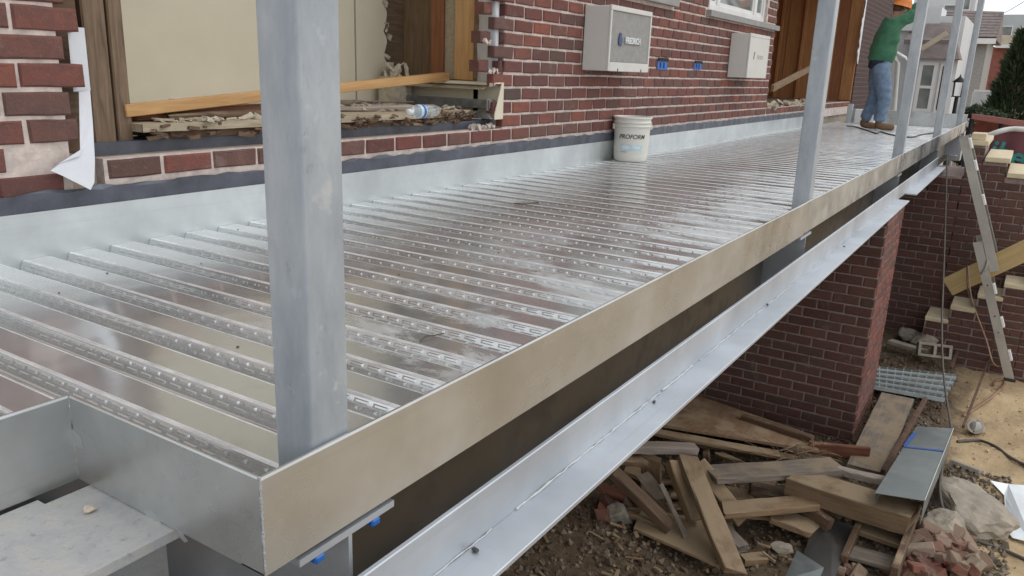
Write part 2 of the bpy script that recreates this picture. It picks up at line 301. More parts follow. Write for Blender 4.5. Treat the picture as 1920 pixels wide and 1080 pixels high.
# ------------------------------------------------------------------ helpers
def tag(o, label, cat, group=None):
    o['label'] = label; o['category'] = cat
    if group: o['group'] = group
    return o
def thing(name, label, cat, loc=(0, 0, 0), group=None, rot=None):
    o = bpy.data.objects.new(name, None); COL.objects.link(o); o.location = loc; o.empty_display_size = 0.1
    if rot: o.rotation_euler = rot
    return tag(o, label, cat, group)
def link(name, me, mat=None, parent=None, loc=None, rot=None):
    if mat is not None and not me.materials: me.materials.append(mat if not isinstance(mat, str) else M[mat])
    o = bpy.data.objects.new(name, me); COL.objects.link(o)
    if parent: o.parent = parent
    if loc is not None: o.location = loc
    if rot is not None: o.rotation_euler = rot
    return o
class MB:
    """collects verts and faces of one mesh"""
    def __init__(s): s.v = []; s.f = []; s.sm = []
    def add(s, vs, fs, smooth=False):
        k = len(s.v); s.v += [tuple(v) for v in vs]; s.f += [tuple(i+k for i in f) for f in fs]; s.sm += [smooth]*len(fs); return s
    def box(s, x0, x1, y0, y1, z0, z1, bev=0.0, mat4=None, jit=0.0):
        x0, x1 = min(x0, x1), max(x0, x1); y0, y1 = min(y0, y1), max(y0, y1); z0, z1 = min(z0, z1), max(z0, z1)
        j = lambda: random.uniform(-jit, jit)
        if bev <= 0:
            vs = [(x+j(), y+j(), z+j()) for x in (x0, x1) for y in (y0, y1) for z in (z0, z1)]
            fs = [(0, 1, 3, 2), (4, 6, 7, 5), (0, 4, 5, 1), (2, 3, 7, 6), (0, 2, 6, 4), (1, 5, 7, 3)]
        else:
            b = bev; vs = []; idx = {}
            jj = {}
            for ix, x in enumerate((x0, x1)):
                for iy, y in enumerate((y0, y1)):
                    for iz, z in enumerate((z0, z1)):
                        o = (j(), j(), j())
                        dx, dy, dz = (b if ix == 0 else -b), (b if iy == 0 else -b), (b if iz == 0 else -b)
                        for a, p in enumerate(((x, y+dy, z+dz), (x+dx, y, z+dz), (x+dx, y+dy, z))):
                            idx[ix, iy, iz, a] = len(vs); vs.append(tuple(p[q]+o[q] for q in range(3)))
            fs = []
            I = idx
            for s_ in (0, 1):
                q = [I[s_, 0, 0, 0], I[s_, 1, 0, 0], I[s_, 1, 1, 0], I[s_, 0, 1, 0]]; fs.append(tuple(q if s_ else q[::-1]))
                q = [I[0, s_, 0, 1], I[0, s_, 1, 1], I[1, s_, 1, 1], I[1, s_, 0, 1]]; fs.append(tuple(q if s_ else q[::-1]))
                q = [I[0, 0, s_, 2], I[1, 0, s_, 2], I[1, 1, s_, 2], I[0, 1, s_, 2]]; fs.append(tuple(q if s_ else q[::-1]))
            for a in (0, 1):
                for c in (0, 1):
                    fs.append((I[a, c, 0, 0], I[a, c, 1, 0], I[a, c, 1, 1], I[a, c, 0, 1]))
                    fs.append((I[a, 0, c, 0], I[a, 1, c, 0], I[a, 1, c, 2], I[a, 0, c, 2]))
                    fs.append((I[0, a, c, 1], I[1, a, c, 1], I[1, a, c, 2], I[0, a, c, 2]))
            for ix in (0, 1):
                for iy in (0, 1):
                    for iz in (0, 1): fs.append((I[ix, iy, iz, 0], I[ix, iy, iz, 1], I[ix, iy, iz, 2]))
        if mat4 is not None: vs = [tuple(mat4 @ Vector(v)) for v in vs]
        return s.add(vs, fs)
    def prism(s, prof, axis, a0, a1, closed=True, smooth=False):
        """profile (list of 2-tuples) extruded along axis 'x','y','z'"""
        mk = {'x': lambda p, a: (a, p[0], p[1]), 'y': lambda p, a: (p[0], a, p[1]), 'z': lambda p, a: (p[0], p[1], a)}[axis]
        n = len(prof); vs = [mk(p, a0) for p in prof]+[mk(p, a1) for p in prof]
        m = n if closed else n-1
        fs = [(i, (i+1) % n, (i+1) % n+n, i+n) for i in range(m)]
        s.add(vs, fs, smooth)
        if closed: s.add(vs, [tuple(range(n))[::-1], tuple(range(n, 2*n))])
        return s
    def tube(s, pts, r, seg=8, cap=True):
        pts = [Vector(p) for p in pts]; rs = r if isinstance(r, (list, tuple)) else [r]*len(pts)
        rings = []; up = Vector((0, 0, 1))
        for i, p in enumerate(pts):
            d = (pts[min(i+1, len(pts)-1)]-pts[max(i-1, 0)]).normalized()
            a = up if abs(d.z) < 0.9 else Vector((1, 0, 0))
            u = d.cross(a).normalized(); w = u.cross(d).normalized()
            rings.append([p+(u*math.cos(2*math.pi*k/seg)+w*math.sin(2*math.pi*k/seg))*rs[i] for k in range(seg)])
        vs = [v for r_ in rings for v in r_]
        fs = [(i*seg+k, i*seg+(k+1) % seg, (i+1)*seg+(k+1) % seg, (i+1)*seg+k) for i in range(len(pts)-1) for k in range(seg)]
        s.add(vs, fs, True)
        if cap: s.add(vs, [tuple(range(seg))[::-1], tuple(range(len(vs)-seg, len(vs)))])
        return s
    def lathe(s, prof, c=(0, 0, 0), seg=32):
        vs = []; n = len(prof)
        for k in range(seg):
            a = 2*math.pi*k/seg
            vs += [(c[0]+r*math.cos(a), c[1]+r*math.sin(a), c[2]+z) for r, z in prof]
        fs = [(k*n+i, ((k+1) % seg)*n+i, ((k+1) % seg)*n+i+1, k*n+i+1) for k in range(seg) for i in range(n-1)]
        return s.add(vs, fs, True)
    def mesh(s, name, mat=None, weld=False):
        me = bpy.data.meshes.new(name); me.from_pydata(s.v, [], s.f)
        me.polygons.foreach_set('use_smooth', s.sm)
        bm = bmesh.new(); bm.from_mesh(me)
        if weld: bmesh.ops.remove_doubles(bm, verts=bm.verts, dist=1e-5)
        bmesh.ops.recalc_face_normals(bm, faces=bm.faces); bm.to_mesh(me); bm.free()
        if mat: me.materials.append(M[mat] if isinstance(mat, str) else mat)
        return me
    def obj(s, name, mat, parent=None, loc=None, rot=None, weld=False):
        return link(name, s.mesh(name, mat, weld), None, parent, loc, rot)
def smooth_path(pts, sub=6):
    pts = [Vector(p) for p in pts]; out = []
    for i in range(len(pts)-1):
        p0, p1, p2, p3 = pts[max(i-1, 0)], pts[i], pts[i+1], pts[min(i+2, len(pts)-1)]
        for k in range(sub):
            t = k/sub
            out.append(0.5*((2*p1)+(p2-p0)*t+(2*p0-5*p1+4*p2-p3)*t*t+(3*p1-p0-3*p2+p3)*t**3))
    return out+[pts[-1]]
def text_mesh(txt, size, extrude=0.0, shear=0.0, bold=False, spacing=1.0):
    c = bpy.data.curves.new('lettering', 'FONT'); c.body = txt; c.size = size; c.extrude = extrude; c.shear = shear
    c.align_x = 'CENTER'; c.align_y = 'CENTER'; c.space_character = spacing
    if bold: c.offset = size*0.018
    o = bpy.data.objects.new('lettering', c); COL.objects.link(o)
    dg = bpy.context.evaluated_depsgraph_get()
    me = bpy.data.meshes.new_from_object(o.evaluated_get(dg)); bpy.data.objects.remove(o); bpy.data.curves.remove(c)
    me.materials.clear(); return me
# local brick frame: u along x, up z, face towards -y. place with rotation z = -90 deg for faces towards -x
BR = {}
def brick_mesh(L, H, D, key, mat, chip=0.0045):
    k = (round(L, 3), round(H, 3), key)
    if k not in BR:
        rng = random.Random(hash(k) & 0xffff); j = lambda a=chip: rng.uniform(-a, a)
        b = 0.006
        c = [(-L/2, -H/2), (-L/6, -H/2), (L/6, -H/2), (L/2, -H/2), (L/2, H/2), (L/6, H/2), (-L/6, H/2), (-L/2, H/2)]
        cj = [(j(), j()*0.7) for _ in c]; n_ = len(c)
        sg = lambda p: (b if p[0] < -L/2+1e-6 else (-b if p[0] > L/2-1e-6 else 0), b if p[1] < 0 else -b)
        vs = [(p[0], D, p[1]) for p in c]
        vs += [(p[0]+q[0]*.5, b, p[1]+q[1]*.5) for p, q in zip(c, cj)]
        vs += [(p[0]+q[0]+sg(p)[0]*rng.uniform(.7, 1.5), j(.002), p[1]+q[1]+sg(p)[1]*rng.uniform(.6, 1.4)) for p, q in zip(c, cj)]
        fs = []
        for r in (0, n_): fs += [(r+i, r+(i+1) % n_, r+n_+(i+1) % n_, r+n_+i) for i in range(n_)]
        fs += [tuple(range(2*n_, 3*n_)), tuple(range(n_))[::-1]]
        mb = MB().add(vs, fs); BR[k] = mb.mesh('brick', mat)
    return BR[k]
def brick_field(rows, L, J, H, D, place, mat, parent, budget, order, stuff_name, mortar_gap=None, seed=1):
    """rows: list of (z_centre, [(u0,u1), ...] runs, offset); place(u, z) -> (loc, rotz). Nearest bricks become objects, the rest one part"""
    rng = random.Random(seed); items = []
    for z, runs, off in rows:
        for u0, u1 in runs:
            k = math.floor((u0-off)/L); 
            while off+k*L < u1-0.02:
                a = max(u0, off+k*L+J/2); b = min(u1, off+(k+1)*L-J/2); k += 1
                if b-a > 0.03: items.append(((a+b)/2, z+rng.uniform(-.0015, .0015), b-a))
    items.sort(key=lambda t: order(t[0], t[1]))
    rest = MB(); n = 0
    for u, z, w in items:
        full = abs(w-(L-J)) < 0.004
        ww = L-J if full else round(w/0.02)*0.02
        me = brick_mesh(ww, H, D, (mat, rng.randint(0, 4)), mat)
        loc, rz = place(u, z)
        if n < budget:
            o = link('brick', me, None, parent, loc, (0, 0, rz)); o.rotation_euler.y = rng.uniform(-0.006, 0.006); n += 1
        else:
            mt = Matrix.Translation(loc) @ Matrix.Rotation(rz, 4, 'Z')
            rest.add([mt @ v.co for v in me.vertices], [tuple(p.vertices) for p in me.polygons])
    if rest.v:
        o = rest.obj(stuff_name, mat, parent); o['kind'] = 'stuff'
    return n
PI2 = math.pi/2
# ================================================================== ground
GZ = -2.15
def gh(x, y):
    h = 0.05*math.sin(1.3*x+0.7)*math.cos(1.1*y)+0.03*math.sin(3.1*x-2*y)+0.018*math.sin(7*x+3*y)*math.sin(5*y-2*x)
    sand = max(0.0, min(1.0, (0.15-y)/0.5))
    h += sand*(0.06*math.sin(2.3*x+1.1)*math.sin(2.9*y+0.4)+0.03*math.sin(9*x+4*y)*math.sin(8*y))
    if x > 6.9 and 0.1 < y < 1.4: h += 0.10*min(1, (x-6.9)/0.8)*min(1, (y-0.1)/0.3)
    fade = max(0.0, 1-max(0, abs(x-6)-9)/6)*max(0.0, 1-max(0, abs(y)-5)/5)
    return GZ+h*fade
rngG = np.random.RandomState(3)
def axis_pts(lo, hi, flo, fhi, step):
    a = list(np.arange(flo, fhi, step)); o = []; d = step
    x = fhi
    while x < hi: o.append(x); d *= 1.35; x += d
    o.append(hi); p = []; d = step; x = flo
    while x > lo: d *= 1.35; x -= d; p.append(max(x, lo))
    return sorted(set([round(v, 4) for v in p]+[round(v, 4) for v in a]+[round(v, 4) for v in o]))
xs = axis_pts(-900, 900, 2.2, 11, 0.045); ys = axis_pts(-900, 900, -1.6, 3.0, 0.045)
gv = [(x, y, gh(x, y)+(rngG.uniform(-0.008, 0.008) if 2 < x < 11 and -1.7 < y < 3.1 else 0)) for x in xs for y in ys]
ny = len(ys)
gf = [(i*ny+j, (i+1)*ny+j, (i+1)*ny+j+1, i*ny+j+1) for i in range(len(xs)-1) for j in range(ny-1)]
me = bpy.data.meshes.new('ground'); me.from_pydata(gv, [], gf); me.polygons.foreach_set('use_smooth', [True]*len(gf))
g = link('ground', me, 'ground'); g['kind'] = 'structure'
# ================================================================== the brick house
WY = 2.70                      # face of the brickwork
def wall_place(u, z): return (Vector((u, WY, z)), 0)
house = thing('brick_house', 'red brick house front with a stripped wall opening, windows and stone sills', 'house')
C, C0, L, J = 0.0805, 0.305, 0.2203, 0.014
def upper_mat(c1, c2, cm, nm):
    m, n, l, b = new_mat(nm)
    t = n.new('ShaderNodeTexBrick'); t.inputs['Scale'].default_value = 1; t.offset = 0.5
    t.inputs['Color1'].default_value = (*c1, 1); t.inputs['Color2'].default_value = (*c2, 1)
    t.inputs['Mortar'].default_value = (*cm, 1); t.inputs['Mortar Size'].default_value = 0.006
    t.inputs['Brick Width'].default_value = L; t.inputs['Row Height'].default_value = C
    g_ = n.new('ShaderNodeNewGeometry'); sx = n.new('ShaderNodeSeparateXYZ'); cx = n.new('ShaderNodeCombineXYZ')
    l.new(g_.outputs['Position'], sx.inputs[0]); l.new(sx.outputs[0], cx.inputs[0]); l.new(sx.outputs[2], cx.inputs[1])
    l.new(cx.outputs[0], t.inputs['Vector']); l.new(t.outputs['Color'], b.inputs['Base Color']); b.inputs['Roughness'].default_value = 0.9
    return m
M['upper'] = upper_mat((0.17, 0.055, 0.047), (0.125, 0.05, 0.043), (0.36, 0.30, 0.275), 'upper_brickwork'); M['upper_dark'] = upper_mat((0.075, 0.038, 0.034), (0.055, 0.032, 0.03), (0.12, 0.095, 0.085), 'dark_brickwork')
body = MB()
MY = WY+0.008
body.box(4.13, 9.97, MY, 2.86, 0.16, 1.235)
for a, b_ in ((4.13, 4.98), (6.62, 7.64), (9.57, 9.97)): body.box(a, b_, MY, 2.86, 1.236, 1.62)
body.box(1.585, 4.128, MY, 2.76, 0.10, 0.302); body.box(9.972, 15.38, MY, 2.80, 0.10, 0.302)
body.box(-0.7, 1.47, MY, 2.80, 0.10, 1.3)
body.obj('mortar_bed', 'mortar', house)
up = MB()
for a, b_, z0, z1 in ((-0.7, 1.55, 1.302, 2.45), (4.1, 4.98, 1.622, 2.75), (6.62, 7.64, 1.622, 2.75), (9.57, 10.0, 1.622, 2.75),
                      (-0.7, 4.1, 2.452, 3.15), (4.1, 10.0, 2.752, 3.15), (10.0, 15.4, 2.45, 3.15)):
    up.box(a, b_, WY+0.002, 2.95, z0, z1)
up.obj('upper_wall', 'upper', house)  # unseen top and left end cut back so deck edges reflect sky
MB().box(15.47, 19.2, WY+.002, 2.95, -.1, 3.15).obj('end_wall', 'upper_dark', house)  # end wall uses darker brick colours than the rest
MB().box(-0.75, 19.25, 2.62, 3.1, 3.152, 3.25, .008).obj('coping', 'stone', house); MB().box(-0.7, 19.2, 2.955, 8.0, 3.0, 3.05).obj('flat_roof', 'membrane', house)
base = MB(); base.box(-0.7, 15.4, 2.74, 3.0, -2.6, 0.098); base.obj('foundation', 'concrete', house)
rows = []
for k in range(16):
    z = C0+C*(k+0.5); off = 4.12 if k % 2 == 0 else 4.01
    s = off+0.006; e = 9.985
    if k in (9, 4): s -= 0.06
    if z > 1.27: runs = [(s, 4.96), (6.66, 7.6), (9.6, e)]
    elif z > 1.195: runs = [(s, 4.9), (6.76, 7.56)]
    else: runs = [(s, e)]
    rows.append((z, runs, off))
rows.append((0.264, [(1.60, 9.99)], 1.813))
order = lambda u, z: (u-0.0)**2+7.3+(z-.6)**2
# the left-hand fragment has slightly taller courses
lrows = []; LC = 0.0885
for zc, off, e in ((0.847, 1.29, 1.53), (0.759, 1.331, 1.575), (0.670, 1.276, 1.505), (0.583, 1.334, 1.56), (0.495, 1.276, 1.50), (0.405, 1.334, 1.51), (0.318, 1.272, 1.29), (0.230, 1.225, 1.45), (0.935, 1.331, 1.57), (1.024, 1.276, 1.51)):
    lrows.append((zc, [(0.78, e)], off))
nb = brick_field(lrows, 0.2203, 0.013, 0.074, 0.05, wall_place, 'brick', house, 40, order, 'far_left_brickwork', seed=4)
brick_field(rows, L, J, 0.0665, 0.05, wall_place, 'brick', house, 292-nb, order, 'far_brickwork', seed=5)
# row of stretchers under the second opening
brick_field([(0.264, [(10.0, 15.38)], 1.813)], L, J, 0.0685, 0.05, wall_place, 'brick', house, 0, order, 'opening_sill_brickwork', seed=6)
# projecting stubs and broken ends along the right jamb of the opening
for (x, z, w) in ((3.965, 0.8285, 0.10), (3.955, 0.667, 0.11), (3.99, 0.99, 0.09)):
    me_ = brick_mesh(w, 0.066, 0.07, ('brick', 'stub%d' % int(z*1000)), 'brick', 0.012)
    link('brick', me_, None, house, (x, WY+0.028, z))
mb = MB()
for i in range(34):      # crumbled mortar on the tooth ends and the ledge
    x, z = random.choice([(3.98, 0.31), (4.05, 0.31), (3.95, 0.31), (4.0, 0.79), (4.02, 0.55), (4.05, 0.63), (3.9, 0.305)])
    x += random.uniform(-.06, .06); r = random.uniform(.006, .018)
    mt = Matrix.Translation((x, WY+random.uniform(.01, .05), z+r*0.7)) @ Euler((random.random()*6, random.random()*6, 0)).to_matrix().to_4x4()
    mb.box(-r, r, -r*.8, r*.8, -r*.6, r*.6, 0, mt, r*.3)
o = mb.obj('mortar_crumbs', 'mortar', house); o['kind'] = 'stuff'
# broken mortar lump where a brick is missing
mb = MB(); mb.box(1.285, 1.42, WY+.006, 2.75, 0.279, 0.350, 0.008, None, 0.006); mb.obj('mortar_lump', 'mortar', house)
# windows
def vstud(name, x0, x1, y0, y1, z0, z1, mat, bev=.004, jit=.002):
    o = MB().box(-(z1-z0)/2, (z1-z0)/2, (y0-y1)/2, (y1-y0)/2, (x0-x1)/2, (x1-x0)/2, bev, None, jit).obj(name, mat, house)
    o.location = ((x0+x1)/2, (y0+y1)/2, (z0+z1)/2); o.rotation_euler = (0, -PI2, 0); return o
def window(x0, x1, z0, z1, mull, name='window'):
    w = thing('window', '', ''); del w['label'], w['category']; w.parent = house; w.location = (0, 0, 0)
    f = MB(); t = 0.055
    f.box(x0, x1, 2.735, 2.80, z0, z0+t, 0.004); f.box(x0, x1, 2.735, 2.80, z1-t, z1, 0.004)
    f.box(x0, x0+t, 2.736, 2.80, z0+t, z1-t, 0.004); f.box(x1-t, x1, 2.736, 2.80, z0+t, z1-t, 0.004)
    f.obj('frame', 'trim', w)
    ed = [x0+t]+mull+[x1-t]
    for m_ in mull: MB().box(m_-.04, m_+.04, 2.738, 2.80, z0+t, z1-t, 0.004).obj('mullion', 'trim', w)
    for a, b_ in zip(ed[:-1], ed[1:]):
        a2 = a+(0.04 if a in mull else 0); b2 = b_-(0.04 if b_ in mull else 0)
        q = MB(); zz0, zz1 = z0+t, z1-t; s_ = .035
        q.box(a2, b2, 2.752, 2.79, zz0, zz0+s_); q.box(a2, b2, 2.752, 2.79, zz1-s_, zz1)
        q.box(a2, a2+s_, 2.753, 2.79, zz0+s_, zz1-s_); q.box(b2-s_, b2, 2.753, 2.79, zz0+s_, zz1-s_)
        sa = q.obj('sash', 'trim', w)
        MB().box(a2+s_, b2-s_, 2.766, 2.772, zz0+s_, zz1-s_).obj('pane', 'glass', w)
    MB().box(x0, x1, 2.85, 2.88, z0, z1).obj('shade', 'trim', w)
window(7.64, 9.57, 1.266, 2.74, [7.98, 9.22]); window(4.98, 6.62, 1.285, 2.74, [5.8])
for a, b_, z0, z1 in ((7.56, 9.985, 1.198, 1.262), (4.90, 6.74, 1.212, 1.278)):
    m = MB(); m.prism([(2.655, z0), (2.90, z0), (2.90, z1+.004), (2.655, z1-.012)], 'x', a, b_); m.obj('window_sill', 'stone', house)
# --- opening 1 : studs, drywall, subfloor
for (x, y, w, d, mt_) in ((1.66, 2.80, 0.085, 0.09, 'wood_old'), (1.748, 2.815, 0.055, 0.09, 'wood_old')):
    vstud('stud', x-w/2, x+w/2, y, y+d, 0.318, 2.449, mt_, .006, .003)
MB().box(1.59, 1.86, 2.79, 2.95, 0.303, 0.3175, 0.004, None, 0.002).obj('sill_plate', 'wood_grey', house)
MB().box(1.50, 1.6, 2.805, 2.93, 0.318, 2.449).obj('sheathing', 'wood_dark', house)
sf = MB(); 
pr = [(1.77, 2.745)]; x = 1.77
while x < 3.93: pr.append((x, 2.745+random.uniform(-.012, .012)+(0.0 if x < 3.4 else (x-3.4)*.12))); x += 0.09
pr += [(3.95, 2.90), (3.95, 4.9), (1.5, 4.9), (1.5, 2.96), (1.77, 2.96)]
sf.prism(pr, 'z', 0.382, 0.412); sf.obj('subfloor', 'subfloor', house)
sf = MB(); sf.prism([(1.87, 2.772), (3.5, 2.772), (3.98, 2.83), (3.98, 4.9), (1.87, 4.9)], 'z', 0.352, 0.380); sf.obj('floor_deck_board', 'wood_dark', house)
MB().box(1.6, 4.12, 2.785, 2.95, 0.304, 0.350).obj('membrane_upturn', 'membrane', house)
MB().box(0.9, 3.755, 3.56, 3.575, 0.413, 2.449).obj('drywall_panel', 'drywall', house)
# jagged drywall edge
jag = [(3.765, 0.413), (4.02, 0.413), (4.03, 0.50)]
z = 0.50
while z < 2.4:
    z += random.uniform(.02, .05); jag.append((4.055+random.uniform(-.028, .02)-0.02*(z > .7)*(z < .9), min(z, 2.44)))
jag += [(3.765, 2.445)]
MB().prism(jag, 'y', 3.555, 3.57).obj('drywall_panel', 'drywall', house)
mb = MB()
for i in range(26):     # torn paper and gypsum along the break
    z = random.uniform(.45, 1.3); r = random.uniform(.006, .02)
    mt = Matrix.Translation((4.05+random.uniform(-.025, .015), 3.55, z)) @ Euler((random.random()*3, random.random()*6, random.random()*3)).to_matrix().to_4x4()
    mb.box(-r, r, -.003, .003, -r*1.6, r*1.6, 0, mt, .003)
o = mb.obj('torn_edge', 'gypsum', house); o['kind'] = 'stuff'
MB().box(0.8, 4.6, 3.60, 3.64, 0.3, 2.449).obj('back_sheathing', 'wood_old', house)
vstud('plywood_panel', 4.26, 4.30, 2.87, 3.598, 0.382, 2.449, 'wood_tan', .002, 0)
MB().box(4.10, 4.26, 2.87, 2.905, 0.40, 2.449).obj('sheathing', 'wood_old', house)
vstud('stud', 4.10, 4.22, 2.912, 3.055, 0.58, 2.449, 'wood_new')
vstud('stud', 4.14, 4.25, 3.175, 3.275, 0.58, 2.449, 'wood_red')
MB().box(4.16, 4.25, 3.056, 3.174, 0.58, 2.449).obj('drywall_back', 'subfloor', house)
MB().box(0.8, 4.6, 2.96, 3.64, 2.452, 2.48).obj('ceiling_panel', 'drywall', house)
MB().box(0.78, 0.8, 2.96, 3.64, 0.3, 2.45).obj('partition', 'drywall', house)
# --- opening 2 : orange sheathing return, studs
for i, (y0, y1, mt_) in enumerate(((2.72, 2.92, 'wood_orange'), (2.925, 3.45, 'wood_red'), (3.455, 3.95, 'wood_orange'), (3.955, 4.5, 'wood_orange'))):
    vstud('sheathing_panel', 15.40+0.01*(i % 2), 15.44, y0, y1, 0.318, 2.449, mt_)
for y0 in (3.10, 3.62, 4.02): vstud('stud', 15.31, 15.395, y0, y0+.05, 0.318, 2.449, 'wood_orange')
MB().box(10.0, 15.45, 4.5, 4.55, -.1, 2.45).obj('back_sheathing', 'wood_orange', house)
MB().box(10.0, 15.40, 2.80, 4.5, 0.26, 0.302).obj('subfloor', 'wood_old', house)
MB().box(9.975, 9.999, 2.87, 4.5, 0.303, 2.45).obj('partition', 'wood_old', house)
MB().box(15.30, 15.395, 2.74, 4.4, 0.305, 0.317).obj('sill_plate', 'wood_dark', house)
MB().box(10.0, 15.4, 2.96, 4.5, 2.452, 2.48).obj('ceiling_panel', 'wood_orange', house)
mb = MB()
for i in range(60):
    r = random.uniform(.02, .07); mt = Matrix.Translation((random.uniform(10.1, 13), random.uniform(2.74, 3.0), 0.303+r*.25)) @ Euler((random.uniform(-.4, .4), random.uniform(-.4, .4), random.random()*6)).to_matrix().to_4x4()
    mb.box(-r*1.6, r*1.6, -r*.5, r*.5, -r*.2, r*.2, 0, mt, r*.1)
o = mb.obj('ledge_rubble', 'gypsum', house); o['kind'] = 'stuff'
# ragged wrap at the far jamb
pts = [(15.39, 2.6+0.05*math.sin(9*i)) for i in range(3)]
jg = [(15.36, 0.95)]
z = 0.95
while z < 2.4: z += random.uniform(.05, .13); jg.append((15.38-random.uniform(0.0, .16), z))
jg += [(15.43, 2.44), (15.43, 0.95)]
MB().prism(jg, 'y', 2.680, 2.686).obj('house_wrap', 'wrap', house)
# brace board in the second opening
def plank_obj(name, p0, p1, w, t, mat, roll=0.0, bev=0.003, jit=0.002, parent=None, rough=0.0):
    p0, p1 = Vector(p0), Vector(p1); d = (p1-p0); Ln = d.length; d.normalize()
    upv = Vector((0, 0, 1)) if abs(d.z) < 0.95 else Vector((1, 0, 0))
    yv = upv.cross(d).normalized(); zv = d.cross(yv).normalized()
    m3 = Matrix((d, yv, zv)).transposed() @ Matrix.Rotation(roll, 3, 'X')
    if rough:
        rg = random.Random(int(abs(p0.x*7919+p0.y*104729+Ln*1299)*100)); N = 7; vs = []; b = min(.006, t*.2)
        sec = [(-w/2+b, -t/2), (w/2-b, -t/2), (w/2, -t/2+b), (w/2, t/2-b), (w/2-b, t/2), (-w/2+b, t/2), (-w/2, t/2-b), (-w/2, -t/2+b)]
        bow = rg.uniform(-.012, .012)*Ln; tw = rg.uniform(-.06, .06); sk_ = rg.uniform(-.25, .25)*w; ends = [[rg.uniform(-.5, .5)*rough for _ in sec] for _ in (0, 1)]
        for i in range(N+1):
            u = i/N; a_ = tw*(u-.5)
            for q, (yy, zz) in enumerate(sec):
                xx = -Ln/2+Ln*u+(ends[0][q]+sk_*yy/w if i == 0 else 0)+(ends[1][q]+sk_*yy/w if i == N else 0)
                vs.append((xx, yy*math.cos(a_)-zz*math.sin(a_)+rg.uniform(-1, 1)*jit, zz*math.cos(a_)+yy*math.sin(a_)+bow*(4*(u-.5)**2-.5)+rg.uniform(-1, 1)*jit*.6))
        k = len(sec); mb_ = MB(); mb_.add(vs, [(i*k+q, i*k+(q+1) % k, (i+1)*k+(q+1) % k, (i+1)*k+q) for i in range(N) for q in range(k)]+[tuple(range(k))[::-1], tuple(range(N*k, N*k+k))])
        o = mb_.obj(name, mat, parent)
    else: o = MB().box(-Ln/2, Ln/2, -w/2, w/2, -t/2, t/2, bev, None, jit).obj(name, mat, parent)
    o.location = (p0+p1)/2; o.rotation_euler = m3.to_euler(); return o
def lumber(name, label, p0, p1, w, t, mat, roll=0.0, cat='plank', group=None, **k):
    return tag(plank_obj(name, p0, p1, w, t, mat, roll, **k), label, cat, group)
a = pix(1448, 166, 0, 11.2); b_ = pix(1520, 128, 0, 14.5)
lumber('brace_board', 'pale diagonal brace board in the opening with orange sheathing', a, b_, 0.09, 0.04, 'wood_tan', PI2)
# membrane strip and wall angle along the foot of the wall
m = MB(); n = 220; vs = []; fs = []
for i in range(n+1):
    x = -1.2+(13.2*i/n); w = random.uniform(-.004, .002)
    vs += [(x, 2.694+w, 0.10), (x, 2.690+w*1.5, 0.207+random.uniform(-.009, .007)), (x, WY-.0015, 0.213+random.uniform(-.009, .006)), (x, 2.699, 0.10)]
for i in range(n):
    fs += [(4*i+a_, 4*i+(a_+1) % 4, 4*i+4+(a_+1) % 4, 4*i+4+a_) for a_ in range(4)]
fs += [(0, 3, 2, 1), (4*n, 4*n+1, 4*n+2, 4*n+3)]
m.add(vs, fs); tag(m.obj('membrane_strip', 'membrane'), 'dark grey flashing membrane strip stuck along the foot of the brick wall', 'membrane')
xs_ = [-1.2, 2.43, 5.48, 8.53, 12.02]
FLAB = ['light galvanised wall angle behind the nearest square post', 'light galvanised wall angle running behind the white bucket', 'light galvanised wall angle under the blue wall boxes', 'light galvanised wall angle under the second opening, with an upright end']
for i in range(4):
    a, b_ = xs_[i]+.001, xs_[i+1]-.001; dy = 0.0
    m = MB(); m.prism([(2.685, -0.036), (2.6865, 0.149), (2.6895, 0.149), (2.6885, -0.036)], 'x', a, b_)
    m.prism([(2.62, -0.0395), (2.6885, -0.0395), (2.6885, -0.0365), (2.62, -0.0365)], 'x', a, b_)
    if i == 3: m.box(12.0, 12.018, 2.60, 2.684, 0.005, 0.15)
    tag(m.obj('wall_angle', 'flash'), FLAB[i], 'flashing', 'galvanised wall angles')
# ================================================================== steel balcony
PIT_ = 0.1524; X0 = 0.6405; DX = X0+15*6*PIT_    # deck ends here
def arc(c, r, a0, a1, n): return [(c[0]+r*math.cos(a0+(a1-a0)*i/n), c[1]+r*math.sin(a0+(a1-a0)*i/n)) for i in range(n+1)]
def rib_profile(nr):
    run, top, bot, h, r = 0.015, 0.087, 0.0354, 0.038, 0.006
    pts = []
    x = 0.0
    for i in range(nr):
        cs = [(x, -h), (x+run, 0), (x+run+top, 0), (x+2*run+top, -h)]
        pts += cs; x += PIT_
    pts.append((x, -h))
    out = [pts[0]]
    for i in range(1, len(pts)-1):
        p0, p, p1 = [Vector((*q, 0)) for q in (pts[i-1], pts[i], pts[i+1])]
        d0, d1 = (p0-p).normalized(), (p1-p).normalized()
        a_, b__ = p+d0*r, p+d1*r
        out += [tuple((a_+d0*0.0015)[:2])]
        for t in (0, .25, .5, .75, 1): q = a_*(1-t)**2+p*2*t*(1-t)+b__*t*t; out.append((q.x, q.y))
        out += [tuple((b__+d1*0.0015)[:2])]
    out.append(pts[-1]); return out
def edge_glint():  # sky highlight along the rib edges, put in as pale colour
    m, n, l, b = new_mat('rib_edge_glint'); b.inputs['Base Color'].default_value = (.80, .81, .80, 1); b.inputs['Metallic'].default_value = .35; b.inputs['Roughness'].default_value = .28
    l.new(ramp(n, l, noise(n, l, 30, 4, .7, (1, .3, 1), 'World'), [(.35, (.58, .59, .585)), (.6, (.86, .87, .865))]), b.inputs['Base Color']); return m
M['edge_glint'] = edge_glint()
